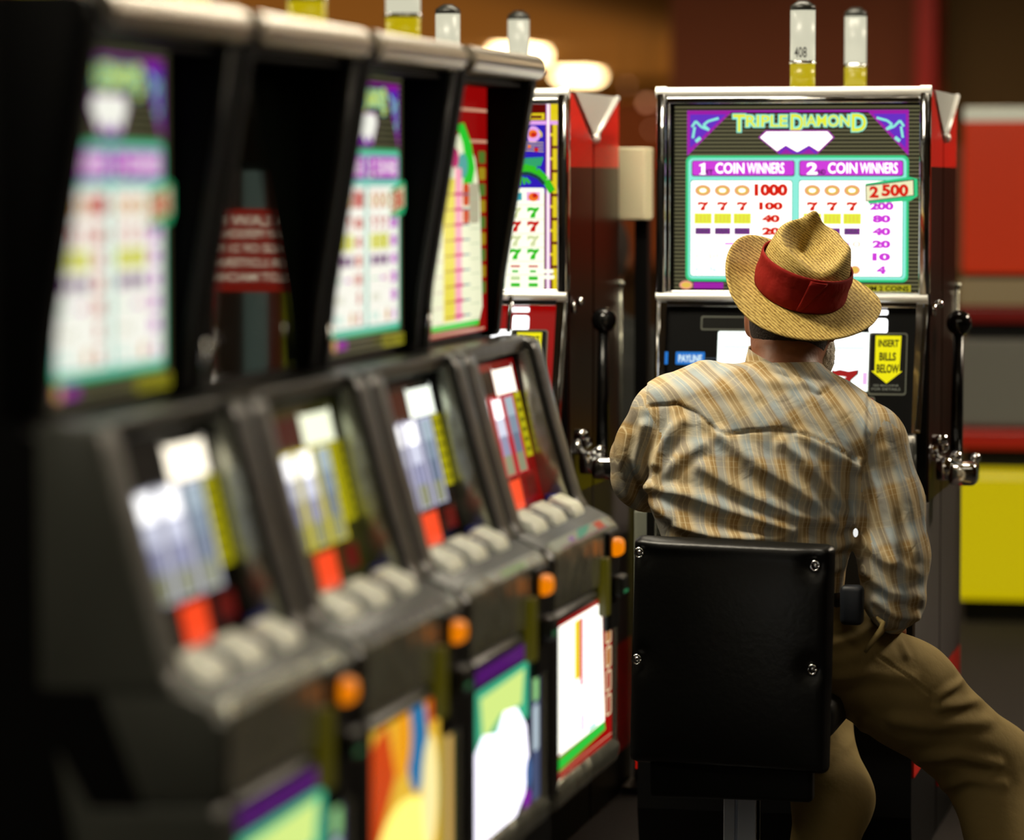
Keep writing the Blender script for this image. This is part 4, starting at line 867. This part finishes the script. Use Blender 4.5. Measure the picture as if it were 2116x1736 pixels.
hat = hat_mesh(lambda s, t: hat_pt('crown', s, t), [i/16 for i in range(17)]+[1+.02*i for i in range(1, 8)]+[1.14+.86*i/20 for i in range(1, 21)], 144)
n0 = len(hat.v); rows = hat_mesh(lambda s, t: hat_pt('brim', s, t), [i/12 for i in range(13)], 144); hat.add(rows.v, rows.f)
ho = solid(hat, 'straw_hat', STRAW, man, .0025); ho['label'] = 'woven straw fedora with a dark red band'
def band_pt(s, t, extra=0):
    x, y, z = hat_pt('crown', (.02+s*.30), t); k = 1.035+.012*math.sin(math.pi*s)+extra; zz = .003+s*(.060-.012*math.sin(t))+.004*math.sin(3*t)*s*(1-s)
    return (x*k, y*k, zz)
RB = bumped(mat('red_hat_band', (.23, .008, .005), .8, spec=.15), 45, .35)
band = hat_mesh(lambda s, t: band_pt(s, t, .018*math.sin(s*math.pi*3+1.2*math.sin(t+1))*.6), [i/12 for i in range(13)], 144)
bo = solid(band, 'hat_band', RB, ho, .003)
bow = MB(); t0 = -1.35
rw = []
for i in range(7):
    s = i/6; rw.append([HX(band_pt(.06+.9*s, t0+(j/8)*.38*(.25+.75*s)+.10*s, .05+.02*math.sin(j/8*math.pi))) for j in range(9)])
bow.grid(rw); solid(bow, 'band_fold', RB, bo, .002)

# ---- stool
st = thing('bar_stool', 'black leather stool with studded square backrest under the man', 'stool', (-1.04, 6.66, 0))
SX0, SX1 = P_(1299, 1115, 6.47).x, P_(1719, 1130, 6.47).x; Z1, Z0 = P_(1500, 1118, 6.47).z, P_(1500, 1592, 6.47).z
mid = Vector(((SX0+SX1)/2, 6.50, (Z0+Z1)/2))
Rb = Matrix.Rotation(math.radians(-3), 3, 'Z') @ Matrix.Rotation(math.radians(1.2), 3, 'Y')
studs = [(-.170, .180), (.155, .172), (-.170, -.016), (.155, -.016)]
bk = MB(); hw, hh = (SX1-SX0)/2, (Z1-Z0)/2
def sup(u, v, side):      # padded slab
    ex = max(0, (abs(u)-.90)/.10); ez = max(0, (abs(v)-.93)/.07); e = min(1, math.hypot(ex, ez))
    th = .030*math.sqrt(max(0, 1-e*e)) + .010*(1-u**4)*(1-v**4)
    x, z = u*hw, v*hh
    if side < 0:
        for a, b in studs: th -= .010*math.exp(-((x-a)**2+(z-b)**2)/.022**2)
        th += .004*math.exp(-((z-hh*.93)/.010)**2)
    if ex > 0 and ez > 0:
        k = max(1, math.hypot(ex, ez)); x = math.copysign(hw*(.90+.10*ex/k), u); z = math.copysign(hh*(.93+.07*ez/k), v)
    return mid + Rb @ Vector((x, side*th, z))
for side in (-1, 1):
    g = [[sup(-1+2*i/60, -1+2*j/60, side) for i in range(61)] for j in range(61)]
    bk.grid(g if side < 0 else [r[::-1] for r in g])
bko = bk.build('backrest', LEATHER, st, True)
for a, b in studs:
    p = mid+Rb @ Vector((a, -.030, b)); s_ = MB()
    rr = [p+Vector((.0075*math.cos(2*math.pi*k/20), -.002, .0085*math.sin(2*math.pi*k/20))) for k in range(21)]
    s_.tube(rr, .0018, 8); s_.ball(p+Vector((0, .004, 0)), .005, 1, .6, 1, 2); s_.build('stud', CHROME, bko, True)
MB().box((SX0+.01, 6.545, .37), (SX1-.005, 6.98, .452), .03).build('seat', LEATHER, st, True)
MB().box((mid.x-.15, 6.49, .27), (mid.x+.15, 6.53, .34), .008).box((mid.x-.12, 6.50, .33), (mid.x+.12, 6.70, .37), .006).build('seat_bracket', BLACK, st)
PST = mat('blue_grey_metal', (.75, .84, 1.0), .35, .3)
pa1, pa2, pa3, pa4 = (P_(q, 1620, 6.60).x for q in (1495, 1518, 1524, 1562))
MB().box((pa1, 6.60, .02), (pa2, 6.66, .37), .002).box((pa3, 6.60, .02), (pa4, 6.66, .37), .002).box((pa1, 6.61, .02), (pa4, 6.65, .37)).build('post', PST, st)
MB().tube([(mid.x, 6.66, 0), (mid.x, 6.66, .018), (mid.x, 6.66, .03)], [.20, .20, .05], 40).build('base', DGREY, st)

# ---- a second seated person in the back and their stool
bp_ = thing('person', 'person in a dark shirt, blurred, seated behind the gap between the frontal machines', 'person', (-1.78, 9.5, 0))
B = Vol((-2.15, 9.1, .03), (-1.4, 10.2, 1.35), .009)
sh = P_(1200, 660, 9.5); B.slices([(1.075, sh.x-.05, sh.x+.06, 9.52, .05), (1.045, sh.x-.12, sh.x+.11, 9.52, .09), (1.0, sh.x-.17, sh.x+.155, 9.52, .11), (.90, sh.x-.19, sh.x+.18, 9.52, .12), (.7, sh.x-.17, sh.x+.17, 9.53, .12), (.46, sh.x-.18, sh.x+.18, 9.55, .14)], .03)
B.chain([(sh.x+.15, 9.52, .97), (sh.x+.19, 9.55, .72), (sh.x+.14, 9.80, .75)], [.058, .047, .035], .03); B.chain([(sh.x-.16, 9.52, .97), (sh.x-.20, 9.55, .72), (sh.x-.14, 9.80, .75)], [.058, .047, .035], .03)
B.chain([(sh.x+.09, 9.6, .50), (sh.x+.12, 10.0, .50), (sh.x+.12, 9.98, .10), (sh.x+.12, 10.1, .06)], [.085, .06, .045, .035], .03); B.chain([(sh.x-.09, 9.6, .50), (sh.x-.12, 10.0, .50), (sh.x-.12, 9.98, .10), (sh.x-.12, 10.1, .06)], [.085, .06, .045, .035], .03)
vv, q = B.mesh(); vv = smoothed(vv, q, 2); npmesh('clothing', vv, q, bumped(mat('dark_shirt', (.014, .015, .012), .8), 12, .4), bp_)
B = Vol((-2.15, 9.1, .6), (-1.4, 10.2, 1.4), .008); hd = Vector((sh.x+.04, 9.55, 1.20))
B.ell(hd, (.075, .092, .11), .02); B.chain([hd-Vector((0, 0, .06)), (sh.x, 9.52, 1.03)], [.055, .055], .02); B.cone(hd+Vector((0, .09, -.01)), hd+Vector((0, .108, -.03)), .01, .014, .01)
for s in (-1, 1):
    B.ell(hd+Vector((s*.076, 0, -.01)), (.01, .018, .03), .008); hand(B, Vector((sh.x+s*.14, 9.80, .75)), Vector((0, 1, -.1)), Vector((0, 0, 1)), s)
vv, q = B.mesh(); npmesh('body', vv, q, SKIN, bp_)
B = Vol(hd-Vector((.12, .13, .1)), hd+Vector((.12, .13, .14)), .008); B.ell(hd+Vector((0, -.012, .012)), (.084, .095, .112), .02); B.ell(hd+Vector((0, .10, -.05)), (.12, .09, .09), .01, cut=True); vv, q = B.mesh(); npmesh('hair', vv, q, HAIR, bp_)
s2 = thing('bar_stool', 'dark round stool under the blurred person behind the machines', 'stool', (sh.x, 9.55, 0))
MB().tube([(sh.x, 9.57, .33), (sh.x, 9.57, .345), (sh.x, 9.57, .385), (sh.x, 9.57, .40)], [.17, .19, .19, .16], 32).build('seat', LEATHER, s2, True)
MB().tube([(sh.x, 9.57, .02), (sh.x, 9.57, .34)], .03).tube([(sh.x, 9.57, 0), (sh.x, 9.57, .02)], .2, 32).build('post', CHROME, s2, True)

# ---- blurred machine with red and yellow panels at the right edge, and things around it
YR = 11.5
def rx(px): return atY(px, 400, YR).x
def rz(py): return atY(2050, py, YR).z
t = thing('slot_machine', 'blurred slot machine with red upper and yellow lower panel at right edge', 'slot machine', ((rx(1980)+rx(2340))/2, YR+.2, 0))
MB().box((rx(1996), YR, 0), (rx(2340), YR+.5, rz(255)), .01).build('cabinet', BLACK, t)
MB().box((rx(1992), YR-.03, rz(565)), (rx(2344), YR, rz(250)), .01).build('upper_panel', lit('C83410', .6), t)
MB().box((rx(1980), YR-.02, rz(560)), (rx(1991), YR+.02, rz(300)), .002).build('side_panel', mat('brown_panel', (.30, .08, .03), .4), t)
MB().tube([(rx(1994), YR-.03, rz(236)), (rx(2344), YR-.03, rz(236))], .022).build('top_bar', mat('cream_bar', (.9, .85, .6), .3, 0, .5), t, True)
MB().box((rx(1985), YR-.06, rz(630)), (rx(2344), YR, rz(575)), .012).build('shelf', mat('beige_shelf', 'C8A870', .5, 0, .25), t)
MB().box((rx(1985), YR-.05, rz(665)), (rx(2344), YR, rz(632)), .01).build('red_stripe', lit('701008', .5), t)
MB().box((rx(1984), YR-.05, rz(880)), (rx(2344), YR, rz(700)), .01).build('reel_panel', mat('grey_panel', (.20, .20, .17), .4, 0, 0), t)
MB().box((rx(1982), YR-.06, rz(925)), (rx(2344), YR, rz(886)), .01).build('red_stripe', lit('A01C08', .6), t)
b = MB().box((rx(1974), YR-.10, rz(1235)), (rx(2344), YR, rz(965)), .03).build('lower_panel', lit('C8B400', .85), t)
MB().box((rx(1978), YR-.08, rz(1375)), (rx(2344), YR, rz(1325)), .01).build('plinth_trim', mat('pale_blue_grey', (.25, .28, .36), .5, 0, 0), t)
a = atY(1975, 1500, 12)
